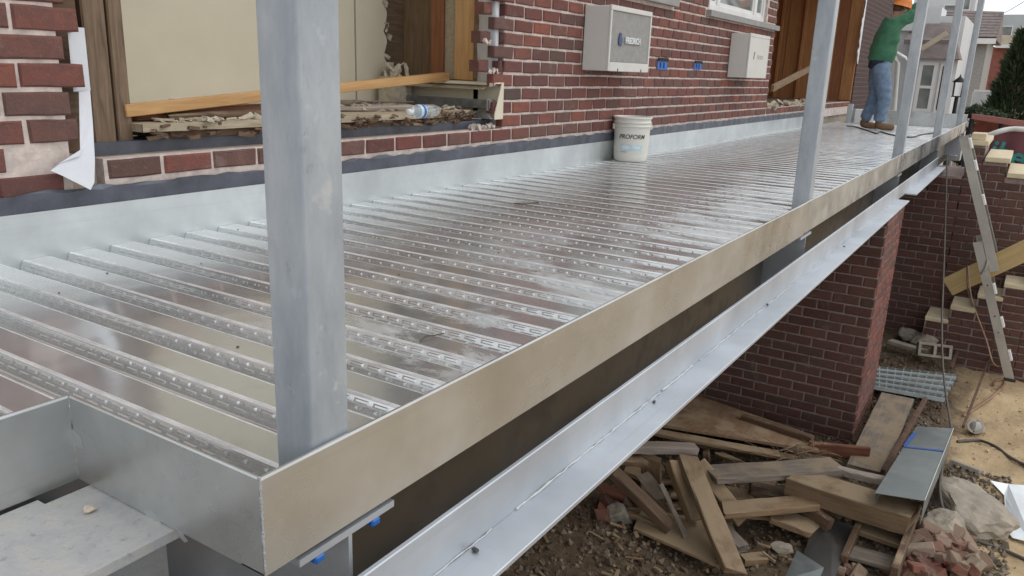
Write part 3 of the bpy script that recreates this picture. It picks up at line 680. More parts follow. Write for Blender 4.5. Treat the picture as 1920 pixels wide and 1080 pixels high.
def deck_meshes(y0, y1, nr, key):
    prof = rib_profile(nr); n = len(prof); vs = []; fs = []
    for y in (y0, y1): vs += [(p[0], y, p[1]) for p in prof]
    fs += [(i, i+1, i+1+n, i+n) for i in range(n-1)]
    low = [(p[0], y, p[1]-0.0012) for y in (y0, y1) for p in prof]
    m = MB(); m.add(vs, fs, True); m.add(low, fs, True)
    sheet = m.mesh('deck_sheet', 'deck'); sheet.materials.append(M['edge_glint'])
    for p_ in sheet.polygons:       # rounded top edges get the painted sky glint
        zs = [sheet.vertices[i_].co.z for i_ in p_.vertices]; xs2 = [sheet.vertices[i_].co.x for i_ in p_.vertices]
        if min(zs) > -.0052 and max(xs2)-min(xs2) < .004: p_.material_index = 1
    e = MB(); run, h = 0.015, 0.038; sl = math.hypot(run, h)
    for i in range(nr):
        for side in (0, 1):
            for row, t in enumerate((0.34, 0.68)):
                y = y0+0.02+(0.026 if row else 0)
                while y < y1-.03:
                    x0 = i*PIT_+(run*t if side == 0 else 2*run+0.087-run*t); z0 = -h+h*t
                    nx = (-h/sl if side == 0 else h/sl); nz = run/sl; tx = (run/sl if side == 0 else -run/sl); tz = h/sl
                    P = lambda a_, c_, o_: (x0+tx*c_+nx*o_, y+a_, z0+tz*c_+nz*o_)
                    a1, c1, a2, c2 = 0.0205, 0.0046, 0.0140, 0.0020
                    vv = [P(-a1, -c1, 0), P(a1, -c1, 0), P(a1, c1, 0), P(-a1, c1, 0), P(-a2, -c2, .0014), P(a2, -c2, .0014), P(a2, c2, .0014), P(-a2, c2, .0014)]
                    e.add(vv, [(0, 1, 5, 4), (1, 2, 6, 5), (2, 3, 7, 6), (3, 0, 4, 7), (4, 5, 6, 7)]); y += 0.052
    return sheet, e.mesh('embossing', 'deck')
deck = thing('steel_floor_deck', 'shiny ribbed galvanised steel floor deck laid along the brick wall', 'floor deck', (X0, 0, 0))
YS = 0.796
sh, em = deck_meshes(YS, 2.684, 6, 'a')
for i in range(15):
    o = link('deck_sheet', sh, None, deck, (i*6*PIT_, 0, 0)); q = link('embossing', em, None, o); q['kind'] = 'stuff'
sh2, em2 = deck_meshes(1.256, 2.684, 6, 'b')
for i in (1, 2):
    o = link('deck_sheet', sh2, None, deck, (-i*6*PIT_, 0, 0)); q = link('embossing', em2, None, o); q['kind'] = 'stuff'
# pour stops : bent sheet round the edge of the deck
YP = 0.786; ZT = 0.112; ZB = -0.040
def pour_stop(name, label, prof, axis, a0, a1, grp='pour stops'):
    m = MB(); m.prism(prof, axis, a0, a1); o = m.obj(name, 'stop'); return tag(o, label, 'pour stop', grp)
t_ = 0.0025
xprof = lambda y: [(y, ZB), (y, ZT-.004), (y+.0015, ZT), (y+t_+.003, ZT), (y+t_+.003, ZT-t_), (y+t_, ZT-.006), (y+t_, ZB+t_), (y+.05, ZB+t_), (y+.05, ZB)]
segs = [(0.632, 3.78), (3.782, 7.02), (7.022, 10.2), (10.202, DX)]
SLAB = ['bent galvanised edge strip along the nearest balcony post', 'galvanised edge strip between the second and third balcony posts', 'galvanised edge strip between the third and fourth balcony posts', 'galvanised edge strip past the ladder top']
for (a, b_), lb in zip(segs, SLAB):
    pour_stop('pour_stop', lb, xprof(YP if a < 1 else YP+.004), 'x', a, b_)
yprof = [(0.632, ZB), (0.632, ZT-.003), (0.6335, ZT), (0.6365, ZT), (0.6365, ZT-t_), (0.6345, ZT-.006), (0.6345, ZB)]
pour_stop('pour_stop', 'short galvanised edge strip closing the near end of the deck', yprof, 'y', YP+.003, 1.25)
pour_stop('pour_stop', 'galvanised edge strip of the deck part beside the dusty beam', xprof(1.2505), 'x', -1.4, 0.6315)
# weld beads at the corners
m = MB()
for i in range(14):
    z = -0.03+i*.0105; m.tube([(0.6315, YP-.0005, z), (0.6313+random.uniform(-.001, .001), YP-.001, z+.009)], random.uniform(.0012, .0025), 5)
tag(m.obj('weld_bead', 'weld'), 'rough weld bead down the near corner of the edge strip', 'weld')
# posts
POSTX = [0.776, 3.90, 7.13, 10.25, 13.45]
PL = ['square galvanised post at the near corner of the deck', 'square galvanised post rising where two edge strips meet', 'square galvanised post beside the man in green', 'square galvanised post rising above the ladder top', 'farthest square galvanised post at the end of the deck']
def post_mesh(h):
    m = MB(); w = 0.0385; r = 0.005; pr = []
    for cx, cy, a0 in ((w-r, w-r, 0), (-w+r, w-r, PI2), (-w+r, -w+r, 2*PI2), (w-r, -w+r, 3*PI2)): pr += arc((cx, cy), r, a0, a0+PI2, 4)
    m.prism(pr, 'z', 0, h, True, True); return m
for x, lb in zip(POSTX, PL):
    p = thing('steel_post', lb, 'post', (x, YP+.012+.0385, ZB), 'square posts along the balcony edge')
    post_mesh(3.3).obj('tube', 'post', p)
    m = MB(); m.box(-.065, .065, -.008, .095, -.0115, -.0005); m.obj('base_plate', 'angle', p)
    if x > 1:   # splice where the strip is lapped at the post
        m = MB(); m.tube([(-.040, -.046, 0.0), (-.041, -.047, .06), (-.040, -.046, .148)], .0022, 5); m.obj('weld_bead', 'weld', p)
# outrigger beams (I sections towards the house) with tape, spandrel between them
def i_section(half, d, tf, tw, top):
    return [(-half, top), (half, top), (half, top-tf), (tw/2, top-tf), (tw/2, top-d+tf), (half, top-d+tf), (half, top-d), (-half, top-d), (-half, top-d+tf), (-tw/2, top-d+tf), (-tw/2, top-tf), (-half, top-tf)]
OX = [0.803, 3.86, 7.05, 10.2, 13.4]
OLAB = ['galvanised outrigger beam with blue tape under the near corner', 'outrigger beam under the post where the edge strips meet', 'outrigger beam under the post beside the man in green', 'outrigger beam under the post above the ladder', 'outrigger beam under the farthest post']
for i, x in enumerate(OX):
    b0 = thing('outrigger_beam', OLAB[i], 'beam', (x, 0.79, -0.0525), 'outrigger beams under the posts')
    m = MB(); m.prism(i_section(0.105, 0.30, 0.012, 0.008, 0.0), 'y', 0.0, 1.94); m.obj('beam', 'angle', b0)
    if i == 0:
        for dx in (-.075, .05): MB().box(dx, dx+.02, -.002, .02, -.026, -.0122, .003).obj('tape', 'blue', b0)
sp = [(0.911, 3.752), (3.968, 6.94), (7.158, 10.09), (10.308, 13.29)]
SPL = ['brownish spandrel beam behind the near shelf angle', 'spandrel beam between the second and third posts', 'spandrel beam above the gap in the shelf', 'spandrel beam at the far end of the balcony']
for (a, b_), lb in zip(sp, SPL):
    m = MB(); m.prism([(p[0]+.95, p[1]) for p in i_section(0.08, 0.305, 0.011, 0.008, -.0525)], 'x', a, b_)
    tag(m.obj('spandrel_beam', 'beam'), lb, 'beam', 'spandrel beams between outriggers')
# beam at the near left that carries the deck corner
bm_ = thing('carrier_beam', 'flat beam top covered in pale dust beside the near deck corner', 'beam', (0, 1.115, -0.0425))
m = MB(); m.prism([(-.125, 0), (.105, 0), (.105, -.016), (.006, -.016), (.006, -.3), (-.006, -.3), (-.006, -.016), (-.125, -.016)], 'x', -1.4, 0.69); m.obj('beam', 'dusty_beam', bm_)
m = MB(); m.box(-1.4, 0.56, 0.1055, 0.128, -.012, -.001); m.obj('edge_bar', 'dusty_beam', bm_)
mb = MB()
r = .008; mb.box(-r, r, -r*.8, r*.8, -r*.6, r*.6, .003, None, .003)
tag(mb.obj('stone_chip', 'gypsum', None, pix(170, 955, 2, -.037)), 'small cream stone chip lying on the dusty beam top', 'stone')
# shelf angle
sa = thing('shelf_angle', 'long pale galvanised shelf angle below the balcony edge', 'angle', (0, 0, -.207))
m = MB(); m.prism([(.740, -.0), (.740, .099), (.742, .101), (.749, .101), (.749, -.009), (.740, -.009)], 'x', 0.1, 9.75); m.obj('upright_leg', 'angle', sa)
for a, b_ in ((0.1, 6.69), (7.12, 9.75)):
    m = MB(); m.prism([(.654, -.010), (.654, -.0015), (.656, 0), (.7395, 0), (.7395, -.010)], 'x', a, b_); m.obj('shelf_leg', 'angle', sa)
m = MB(); x = 0.12
path = []
while x < 6.5: path.append((x, .7385+random.uniform(-.002, .001), .0015+random.uniform(-.001, .0015))); x += 0.022
i0 = 0
while i0 < len(path)-3:
    nseg = random.randint(8, 40); seg_ = path[i0:i0+nseg]; base_r = random.uniform(.0015, .0042)
    if len(seg_) > 2: m.tube(seg_, [base_r*random.uniform(.6, 1.3) for _ in seg_], 5)
    i0 += nseg+random.randint(0, 3)
m.obj('weld_bead', 'weld', sa)
for p, s_ in (((890, 1031), .007), ((1438, 571), .008), ((1583, 462), .006), ((1227, 753), .006)):
    q = pix(*p, 2, -.207+.004)
    mb = MB(); mb.box(-s_, s_, -s_*.6, s_*.6, -s_*.5, s_*.5, .002, None, .002)
    tag(mb.obj('grit_crumb', 'ink', None, q, (0, 0, random.random()*3)), {890: 'rounded dark crumb on the weld line of the shelf angle', 1438: 'largest dark crumb on the shelf angle beside the pier', 1583: 'small dark crumb on the shelf angle under the second post', 1227: 'sliver of dark grit on the shelf angle over the debris pile'}[p[0]], 'crumb', 'grit crumbs on the shelf angle')
# upstand at the far end of the deck
m = MB(); m.box(DX+.002, DX+.03, 0.80, 2.5, -.04, 0.20); m.box(DX+.002, DX+.12, 0.80, 2.5, 0.2005, 0.215)
tag(m.obj('end_upstand', 'stop'), 'grey metal upstand closing the far end of the deck', 'upstand')
eb = MB().box(DX+.031, DX+.35, 0.80, 2.69, -.5, -.045); tag(eb.obj('end_beam', 'angle'), 'deep steel beam under the far end of the deck', 'beam')
# ================================================================== brick pier under the balcony
pier = thing('brick_pier', 'dark brown brick pier standing in rubble under the shelf angle', 'pier', (0, 0, GZ))
def px_place(xf, base):
    return lambda u, z: (Vector((xf, u, z-base)), -PI2)
PX, PY, PC = 6.40, 0.748, 0.0795
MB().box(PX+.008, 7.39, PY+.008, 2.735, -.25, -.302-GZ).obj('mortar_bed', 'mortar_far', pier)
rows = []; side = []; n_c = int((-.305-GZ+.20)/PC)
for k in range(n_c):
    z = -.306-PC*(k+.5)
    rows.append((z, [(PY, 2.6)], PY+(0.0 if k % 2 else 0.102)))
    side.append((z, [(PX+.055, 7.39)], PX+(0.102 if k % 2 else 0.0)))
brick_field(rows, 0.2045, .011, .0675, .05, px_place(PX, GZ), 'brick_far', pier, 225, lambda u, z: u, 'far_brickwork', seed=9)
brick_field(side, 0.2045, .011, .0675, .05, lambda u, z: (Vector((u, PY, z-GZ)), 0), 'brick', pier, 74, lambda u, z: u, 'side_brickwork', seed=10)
# ================================================================== stair and its brick cheek wall
sw = thing('stair_wall', 'stepped brick stair wall with cream stone treads beyond the ladder', 'stair', (9.4, 0, GZ))
SX = 9.4
steps = [(1.6, .46, .19), (.46, .31, .12), (.31, .095, -.035), (.095, -.12, -.175), (-.12, -.34, -.345), (-.34, -.56, -.52)]
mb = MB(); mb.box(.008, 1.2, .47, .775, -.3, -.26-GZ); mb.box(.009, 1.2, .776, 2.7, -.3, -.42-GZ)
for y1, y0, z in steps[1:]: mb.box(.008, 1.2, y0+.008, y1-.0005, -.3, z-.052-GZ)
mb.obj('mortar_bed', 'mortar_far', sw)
for y1, y0, z in steps[1:]:
    MB().box(-.02, 1.22, y0-.02, y1-.012, z-.05-GZ, z-GZ, .005, None, .002).obj('tread', 'limestone', sw)
MB().box(.01, .25, .325, .455, .1205-GZ, .188-GZ, .005, None, .003).obj('loose_cap', 'limestone', sw)
rows = []
for k in range(30):
    z = .13-.0815*(k+.5)
    ymin = -.56
    for y1, y0, zt in steps[1:]:
        if z+.035 < zt-.052: ymin = y0; 
    ymin = min([y0 for y1, y0, zt in steps[1:] if z+.035 < zt-.05] or [.46]); ymax = 2.3 if z < -.46 else (.775 if z < -.30 else .46)
    rows.append((z, [(ymin, ymax)], -.56+(.1 if k % 2 else 0)))
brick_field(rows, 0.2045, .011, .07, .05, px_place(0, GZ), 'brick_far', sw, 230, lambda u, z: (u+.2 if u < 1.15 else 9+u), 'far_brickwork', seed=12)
# lower flight going up towards the street
lf = thing('lower_steps', 'low brick steps with cream stone tops rising beneath the leaning plank', 'stair', (8.95, 0, GZ))
LS = []
for (xa, ya, xb) in ((1735, 592, 1781), (1783, 572, 1831), (1833, 551, 1883), (1883, 531, 1935)):
    p, q = pix(xa, ya, 0, 8.95), pix(xb, ya, 0, 8.95); LS.append((p.y, q.y, p.z))
LS.append((LS[-1][1], LS[-1][1]-.3, LS[-1][2]+.16))
mb = MB(); rows = []
for y1, y0, z in LS:
    mb.box(.008, .43, y0+.003, y1-.003, -.3, z-.045-GZ)
    MB().box(-.006, .44, y0+.004, y1-.002, z-.044-GZ, z-GZ, .005, None, .004).obj('tread', 'limestone', lf)
    k = 0
    while z-.046-.08*(k+.5) > GZ-.05: rows.append((z-.046-.08*(k+.5), [(y0+.004, y1-.004)], y0+(.1 if k % 2 else .0))); k += 1
mb.obj('mortar_bed', 'mortar_far', lf)
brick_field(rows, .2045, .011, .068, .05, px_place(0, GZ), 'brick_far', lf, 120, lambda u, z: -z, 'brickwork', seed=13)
# ================================================================== things on and in the wall
def text_part(txt, size, mat, parent, loc, rot, shear=0.0, bold=False, extrude=.0006, wrap=None, name='lettering', spacing=1.0, sx=1.0):
    me = text_mesh(txt, size, extrude, shear, bold, spacing)
    for v in me.vertices:
        v.co.x *= sx
        if wrap: a_ = v.co.x/wrap; r = wrap+v.co.z; v.co = (r*math.sin(a_), -r*math.cos(a_), v.co.y)
    o = link(name, me, mat, parent, loc, rot); return o
def ac_unit(x0, x1, z0, z1, label, grille):
    y0 = 2.50; a = thing('air_conditioner_sleeve', label, 'air conditioner', ((x0+x1)/2, WY, z0)); w = (x1-x0)/2; h = z1-z0
    d0 = y0-WY
    m = MB(); m.box(-w, w, d0+.012, -.001, 0, h, .004); m.obj('casing', 'white', a)
    f = MB(); t = .03
    f.box(-w-.003, w+.003, d0-.006, d0+.011, h-t, h+.003, .003)
    f.box(-w-.003, -w+t*.6, d0-.006, d0+.011, 0, h-t-.0005, .003); f.box(w-t*.6, w+.003, d0-.006, d0+.011, 0, h-t-.0005, .003)
    if grille:
        f.box(-w+t*.6+.001, w-t*.6-.001, d0-.008, d0+.010, -.002, .06, .003); f.obj('frame', 'white', a)
        MB().box(-w+t*.6, w-t*.6, d0+.0085, d0+.0115, .0605, h-t-.001).obj('dark_core', 'radiator', a)
        b = MB(); gx0, gx1, gz0, gz1 = -w+t*.6+.002, w-t*.6-.002, .063, h-t-.003
        s = 0.0
        W, H = gx1-gx0, gz1-gz0; k = -H
        while k < W:      # diagonal bars going up to the right
            p0 = (gx0+max(k, 0), gz0+max(-k, 0)); t1 = min(W-max(k, 0), H-max(-k, 0)); p1 = (p0[0]+t1, p0[1]+t1)
            if t1 > .01:
                c = .0027; b.add([(p0[0], d0+.001, p0[1]-c), (p1[0], d0+.001, p1[1]-c), (p1[0], d0+.001, p1[1]+c), (p0[0], d0+.001, p0[1]+c),
                       (p0[0], d0+.004, p0[1]-c), (p1[0], d0+.004, p1[1]-c), (p1[0], d0+.004, p1[1]+c), (p0[0], d0+.004, p0[1]+c)],
                      [(0, 1, 2, 3), (7, 6, 5, 4), (0, 4, 5, 1), (2, 6, 7, 3)])
            k += .0155
        b.obj('grille', 'grille', a)
        MB().box(-.105, .165, d0-.0045, d0+.0005, h*.5-.026, h*.5+.018, .002).obj('letter_shade', 'radiator', a)  # dark panel painted in for the shade behind the letters
        text_part('FRIEDRICH', .060, 'ink_white', a, (.035, d0-.0065, h*.5-.004), (PI2, 0, 0), 0, True, .0012, sx=.88)
        MB().prism([(-.205, .52*h), (-.19, .60*h), (-.165, .60*h), (-.145, .47*h), (-.16, .40*h), (-.20, .42*h)], 'y', d0-.0075, d0-.0005).obj('emblem', 'ink_blue', a)
        for sx_ in (-.2, .2): MB().box(sx_-.006, sx_+.006, d0-.010, d0-.0075, -.001, .018).obj('clip', 'ink', a)
    else:
        f.obj('frame', 'white', a)
        MB().box(-w+.001, w-.001, d0-.004, d0+.0115, .001, h-.031, .002).obj('front_panel', 'white', a)
        MB().prism([(-.185, .43*h), (-.165, .43*h), (-.145, .60*h), (-.168, .60*h)], 'y', d0-.0055, d0-.0035).obj('emblem', 'ink', a)
        text_part('FRIEDRICH', .06, 'ink_faded', a, (.06, d0-.0045, h*.48), (PI2, 0, 0), 0, False, .0004, sx=.8)
    return a
ac_unit(5.12, 5.81, .666, 1.096, 'beige air conditioner sleeve with diagonal mesh grille on the brick wall', True)
ac_unit(8.34, 9.04, .651, 1.085, 'beige air conditioner cover with plain front panel below the window', False)
for (x0, x1, z0, z1, lb) in ((6.47, 6.69, .694, .780, 'blue electrical box set in the brickwork beside the grille unit'), (7.35, 7.54, .708, .780, 'smaller blue electrical box in the brickwork nearer the plain unit')):
    e = thing('electrical_box', lb, 'electrical box', ((x0+x1)/2, WY, z0)); w = (x1-x0)/2; h = z1-z0
    m = MB(); m.box(-w, w, -.004, -.001, 0, .006); m.box(-w, w, -.004, -.001, h-.006, h); m.box(-w, -w+.007, -.0045, -.001, .006, h-.006); m.box(w-.007, w, -.0045, -.001, .006, h-.006)
    m.obj('rim', 'blue', e); MB().box(-w+.007, w-.007, -.003, -.0015, .006, h-.006).obj('back', 'blue', e)
    MB().box(-w, w, -.012, -.0045, h*.8, h*1.12).obj('gap', 'dark', e)
    for s_ in (-.4, .3): MB().box(w*s_-.008, w*s_+.008, -.012, -.0035, h*.15, h*.7, .002).obj('clamp', 'blue', e)
# bucket
bp = pix(1181, 301, 2, 0.0); bp.z = 0.0
bk = thing('bucket', 'white plastic joint compound bucket standing on the steel deck', 'bucket', bp, None, (0, 0, rad(-52)))
pr = [(0.0, .002), (.122, .002), (.128, .008), (.1305, .05), (.137, .255), (.1385, .262), (.147, .263), (.147, .270), (.139, .272), (.1395, .29), (.147, .291), (.147, .297), (.140, .299), (.1405, .322), (.148, .324), (.149, .334), (.143, .338), (.139, .336), (.138, .30), (.132, .06), (.12, .02), (0, .018)]
MB().lathe(pr, (0, 0, 0), 48).obj('shell', 'bucket', bk)
for a_ in (0, math.pi):
    MB().box(-.006, .010, -.022, .022, -.022, .022, .005).obj('handle_lug', 'bucket', bk, (.143*math.cos(a_), .143*math.sin(a_), .262), (0, 0, a_))
hp = [(.152*math.cos(t), .153*math.sin(t), .258-.015*math.sin(t)) for t in [math.pi*i/18 for i in range(19)]]
MB().tube(hp, .0022, 6).obj('handle', 'iron', bk)
def curved_patch(x0, x1, z0, z1, r, mat, name):
    m = MB(); n = 14; vs = []
    for i in range(n+1):
        a_ = (x0+(x1-x0)*i/n)/r
        for q in (r, r-.003): vs += [(q*math.sin(a_), -q*math.cos(a_), z0), (q*math.sin(a_), -q*math.cos(a_), z1)]
    fs = []
    for i in range(n): k = 4*i; fs += [(k, k+4, k+5, k+1), (k+2, k+3, k+7, k+6), (k, k+2, k+6, k+4), (k+1, k+5, k+7, k+3)]
    m.add(vs, fs); return m.obj(name, mat, bk)
rot_in = rad(-13)
text_part('PROFORM', .046, 'ink', bk, (0, 0, .19), (0, 0, rot_in), .25, True, .0006, .1362, sx=.98)
q = curved_patch(-.085, .085, .085, .135, .1352, 'label_blue', 'label'); q.rotation_euler.z = rot_in
q = curved_patch(-.075, -.012, .097, .125, .1360, 'label_pale', 'label_print'); q.rotation_euler.z = rot_in
q = curved_patch(.005, .072, .104, .118, .1360, 'label_pale', 'label_print'); q.rotation_euler.z = rot_in
q = curved_patch(-.085, -.03, .074, .079, .1348, 'ink_faded', 'label_print'); q.rotation_euler.z = rot_in
# twig on the deck
tw = [pix(965, 381, 2, .004), pix(985, 382, 2, .010), pix(1010, 379, 2, .004)]
tag(MB().tube(smooth_path(tw, 4), .0035, 5).obj('twig', 'wood_dark'), 'thin dark twig lying on the wet steel deck', 'twig')
tw = [pix(788, 640, 2, .003), pix(800, 630, 2, .012), pix(812, 629, 2, .012), pix(832, 625, 2, .006)]
tag(MB().tube(smooth_path(tw, 4), [.002]*13, 5).obj('wire_scrap', 'cable'), 'bent scrap of wire on the whitish scuffed deck', 'wire')
# --- loose things in the opening
a = pix(228, 208, 1, 2.83); b_ = Vector((4.05, 3.08, .598))
lumber('lumber_brace', 'fresh yellow lumber laid across the stripped opening', a, b_, .05, .045, 'wood_new')
lumber('old_board', 'reddish brown board under the fresh lumber in the opening', Vector((1.83, 2.93, .437)), Vector((2.75, 2.99, .437)), .12, .045, 'wood_rust')
hb = thing('baseboard_heater', 'dented cream baseboard heater with grey finned element beside the jamb', 'heater', (4.08, 2.7, .36))
MB().box(.02, .035, -.01, .95, 0, .215, .002).obj('back_panel', 'drywall', hb)
MB().prism([(.02, .206), (.02, .216), (-.055, .213), (-.06, .198), (-.055, .198), (-.052, .207)], 'y', -.005, .92).obj('top_cover', 'drywall', hb)
MB().prism([(-.03, .188), (-.03, .195), (-.085, .178), (-.085, .171)], 'y', .06, .80).obj('damper', 'subfloor', hb)
MB().prism([(.019, 0), (.019, .214), (.012, .214), (-.06, .03), (-.06, 0)], 'y', -.012, -.006).obj('end_plate', 'drywall', hb)
m = MB(); y = .02
while y < .86: m.box(-.075, -.015, y, y+.0035, .062, .112); y += .0085
m.obj('fins', 'radiator', hb); MB().tube([(-.045, -.0, .087), (-.045, .93, .087)], .011, 8).obj('pipe', 'radiator', hb)
MB().box(-.08, -.01, .03, .036, .05, .118).obj('bracket', 'alu', hb)
MB().prism([(-.10, .035), (-.09, .003), (-.02, .003), (-.02, .010), (-.085, .010)], 'y', -.0, .85).obj('bottom_tray', 'radiator', hb)
bl = pix(765, 208, 2, .447); br = pix(822, 206, 2, .447); bd = (br-bl); Lb = 0.2
bt = thing('water_bottle', 'clear plastic water bottle with blue label lying on the sill board', 'bottle', bl+Vector((0, 0, -.004)), None, None)
bt.rotation_euler = Matrix((bd.normalized(), Vector((0, 0, 1)).cross(bd.normalized()), Vector((0, 0, 1)))).transposed().to_euler()
def lathe_x(pr, mat, name, parent):
    m = MB().lathe(pr, (0, 0, 0), 18); m.v = [(z, y, x) for x, y, z in m.v]; return m.obj(name, mat, parent)
lathe_x([(0, .0), (.011, .0), (.011, .02), (.013, .025), (.03, .055), (.031, .10), (.028, .105), (.031, .115), (.031, .195), (.02, .2), (0, .198)], 'bottle', 'shell', bt)
lathe_x([(0, -.006), (.014, -.006), (.014, .014), (.0115, .014)], 'white_plastic', 'cap', bt)
lathe_x([(.0315, .065), (.0318, .066), (.0318, .108), (.0315, .109)], 'label_blue', 'label', bt); lathe_x([(.0320, .085), (.0321, .086), (.0321, .102), (.032, .103)], 'blue', 'label_band', bt)
p = pix(372, 178, 1, 3.2)
tag(MB().box(-.075, .075, -.03, .03, -.035, .025, .004).obj('outlet_cover', 'trim', None, (p.x, 3.3, .449), (0, 0, .2)), 'small white box lying on the floor of the opening', 'box')
mb = MB()
for i in range(150):
    cx, cy = random.choice([(2.25, 2.80), (3.5, 3.2), (3.75, 3.3), (2.05, 2.82), (3.3, 3.0), (3.8, 2.95)]); r = random.uniform(.006, .025)
    mt = Matrix.Translation((cx+random.gauss(0, .09), cy+random.gauss(0, .05), .413+r*.3)) @ Euler((random.uniform(-.4, .4), random.uniform(-.4, .4), random.random()*6)).to_matrix().to_4x4()
    mb.box(-r*1.5, r*1.5, -r*.6, r*.6, -r*.22, r*.22, 0, mt, r*.15)
o = mb.obj('plaster_debris', 'gypsum'); o['kind'] = 'stuff'; o['label'] = 'crumbled plaster and splinters on the sill of the opening'
for i, (y, z, lb) in enumerate(((3.25, .425, 'splintered lath by the bottle cap'), (3.38, .44, 'thin pale lath leaning by the heater end'))):
    lumber('lath', lb, (3.55, y, z), (3.95, y-.12, z-.005), .03, .008, 'wood_pink')
rg = random.Random(17)
mb = MB()
for i in range(150):
    x = rg.uniform(1.8, 3.95); r = rg.uniform(.004, .02); mt = Matrix.Translation((x, 2.742+rg.uniform(-.012, .02)+max(0, x-3.4)*.1, rg.uniform(.352, .408))) @ Euler((rg.uniform(-.5, .5), rg.uniform(-.3, .3), rg.uniform(-.5, .5))).to_matrix().to_4x4()
    mb.box(-r*1.8, r*1.8, -.007, .007, -r*.4, r*.4, 0, mt, .003)
o = mb.obj('rotten_splinters', 'wood_dark'); o['kind'] = 'stuff'; o['label'] = 'dark rotten splinters along the broken edge of the sill board'
for i, (x0, y0, x1, y1, w_, mt_, lb) in enumerate(((1.95, 2.86, 2.5, 2.82, .07, 'wood_dark', 'dark broken board lying behind the plaster crumbs'), (2.85, 3.05, 3.5, 2.90, .05, 'wood_pink', 'pale broken lath lying behind the water bottle'), (3.1, 3.3, 3.7, 3.42, .08, 'wood_grey', 'grey board scrap against the back wall of the opening'))):
    lumber('board_scrap', lb, (x0, y0, .43), (x1, y1, .432), w_, .02, mt_, .08, rough=.03)
# torn plaster lump on the lumber
mb = MB()
for i in range(14):
    r = random.uniform(.015, .045); mt = Matrix.Translation((3.98+random.uniform(-.05, .05), 3.42+random.uniform(-.1, .1), .58+random.uniform(0, .06))) @ Euler((random.random()*3, random.random()*3, random.random()*6)).to_matrix().to_4x4()
    mb.box(-r, r, -.006, .006, -r*.8, r*.8, 0, mt, .006)
mb.box(3.9, 4.06, 3.36, 3.5, .413, .585)
tag(mb.obj('plaster_lump', 'gypsum'), 'torn pale plaster pieces heaped at the jagged drywall edge', 'plaster')
# house wrap at the jambs
def sheet(name, label, pts, mat, cat, thick=.0015, off=None):
    vs = [Vector(p) for p in pts]; n = len(vs); d = off or Vector((0, thick, 0))
    c = sum(vs, Vector())/n
    m = MB(); m.add(vs+[c]+[v+d for v in vs]+[c+d], [(i, (i+1) % n, n) for i in range(n)]+[(n+1+(i+1) % n, n+1+i, 2*n+1) for i in range(n)]+[(i, n+1+i, n+1+(i+1) % n, (i+1) % n) for i in range(n)])
    return tag(m.obj(name, mat), label, cat)
wl_ = [((148, 172), 2.745), ((169, 170), 2.74), ((174, 230), 2.72), ((178, 300), 2.68), ((177, 342), 2.655), ((170, 356), 2.64), ((150, 346), 2.65), ((118, 330), 2.66), ((95, 320), 2.665), ((112, 306), 2.67), ((150, 292), 2.67), ((158, 275), 2.69), ((152, 225), 2.735)]
sheet('house_wrap_flap', 'torn white house wrap flap curling out under the left brick edge', [pix(*p, 1, y) for p, y in wl_], 'wrap', 'house wrap')
wl_ = [((126, 50), 2.752), ((158, 52), 2.752), ((170, 170), 2.752), ((138, 172), 2.752)]
sheet('house_wrap_strip', 'white house wrap strip showing between the toothed left bricks', [pix(*p, 1, y) for p, y in wl_], 'wrap', 'house wrap')
m = MB(); vs = []; n = 26
for i in range(n+1):
    z = .575+1.86*i/n; k = .01*math.sin(i*1.7)
    vs += [(4.085+k, 2.868, z), (4.07-k, 2.80, z), (4.075+.012*math.sin(i*.9), 2.735+.01*math.sin(i*2.3), z), (4.10, 2.730, z), (4.10, 2.868, z)]
m.add(vs, [(5*i+a_, 5*i+(a_+1) % 5, 5*i+5+(a_+1) % 5, 5*i+5+a_) for i in range(n) for a_ in range(5)], True); m.add(vs, [(0, 1, 2, 3, 4), tuple(5*n+q for q in range(5))[::-1]])
tag(m.obj('house_wrap_strip', 'wrap'), 'crumpled white house wrap down the right jamb beside the pine stud', 'house wrap')
# ================================================================== ladder
lad = thing('extension_ladder', 'worn aluminium extension ladder leaning on the balcony edge', 'ladder', (8.6, -.30, gh(8.6, -.3)))
B0 = pix(1893, 712, 0, 8.6); T0 = pix(1788, 262, 0, 8.6)
B0 = Vector((8.6, B0.y, B0.z)); lad.location = B0; dv = T0-B0; LL = dv.length; dn = dv.normalized()
ang = math.atan2(dn.y, dn.z); nrm = Vector((0, -math.cos(ang), math.sin(ang)))     # towards the street
def ladder_section(o_n, s0, s1, width, name, parent):
    for sx_ in (0, width):
        m = MB(); c = Vector((sx_, 0, 0))
        prf = [(-.014, -.038), (.014, -.038), (.014, -.032), (-.008, -.032), (-.008, .032), (.014, .032), (.014, .038), (-.014, .038)] if sx_ == 0 else [(.014, -.038), (-.014, -.038), (-.014, -.032), (.008, -.032), (.008, .032), (-.014, .032), (-.014, .038), (.014, .038)]
        vs = [Vector((sx_+p[0], 0, 0))+nrm*(p[1]+o_n)+dn*s for s in (s0, s1) for p in prf]
        k = len(prf); m.add(vs, [(i, (i+1) % k, (i+1) % k+k, i+k) for i in range(k)]+[tuple(range(k))[::-1], tuple(range(k, 2*k))])
        m.obj('rail', 'alu', parent)
    s = s0+.15
    while s < s1-.1:
        c = nrm*o_n+dn*s; MB().tube([c+Vector((-.018, 0, 0)), c+Vector((width+.018, 0, 0))], .016, 8).obj('rung', 'alu', parent); s += .305
ladder_section(0.0, 0.0, LL*.58, .42, 'base', lad); ladder_section(.082, LL*.45, LL, .37, 'fly', lad)
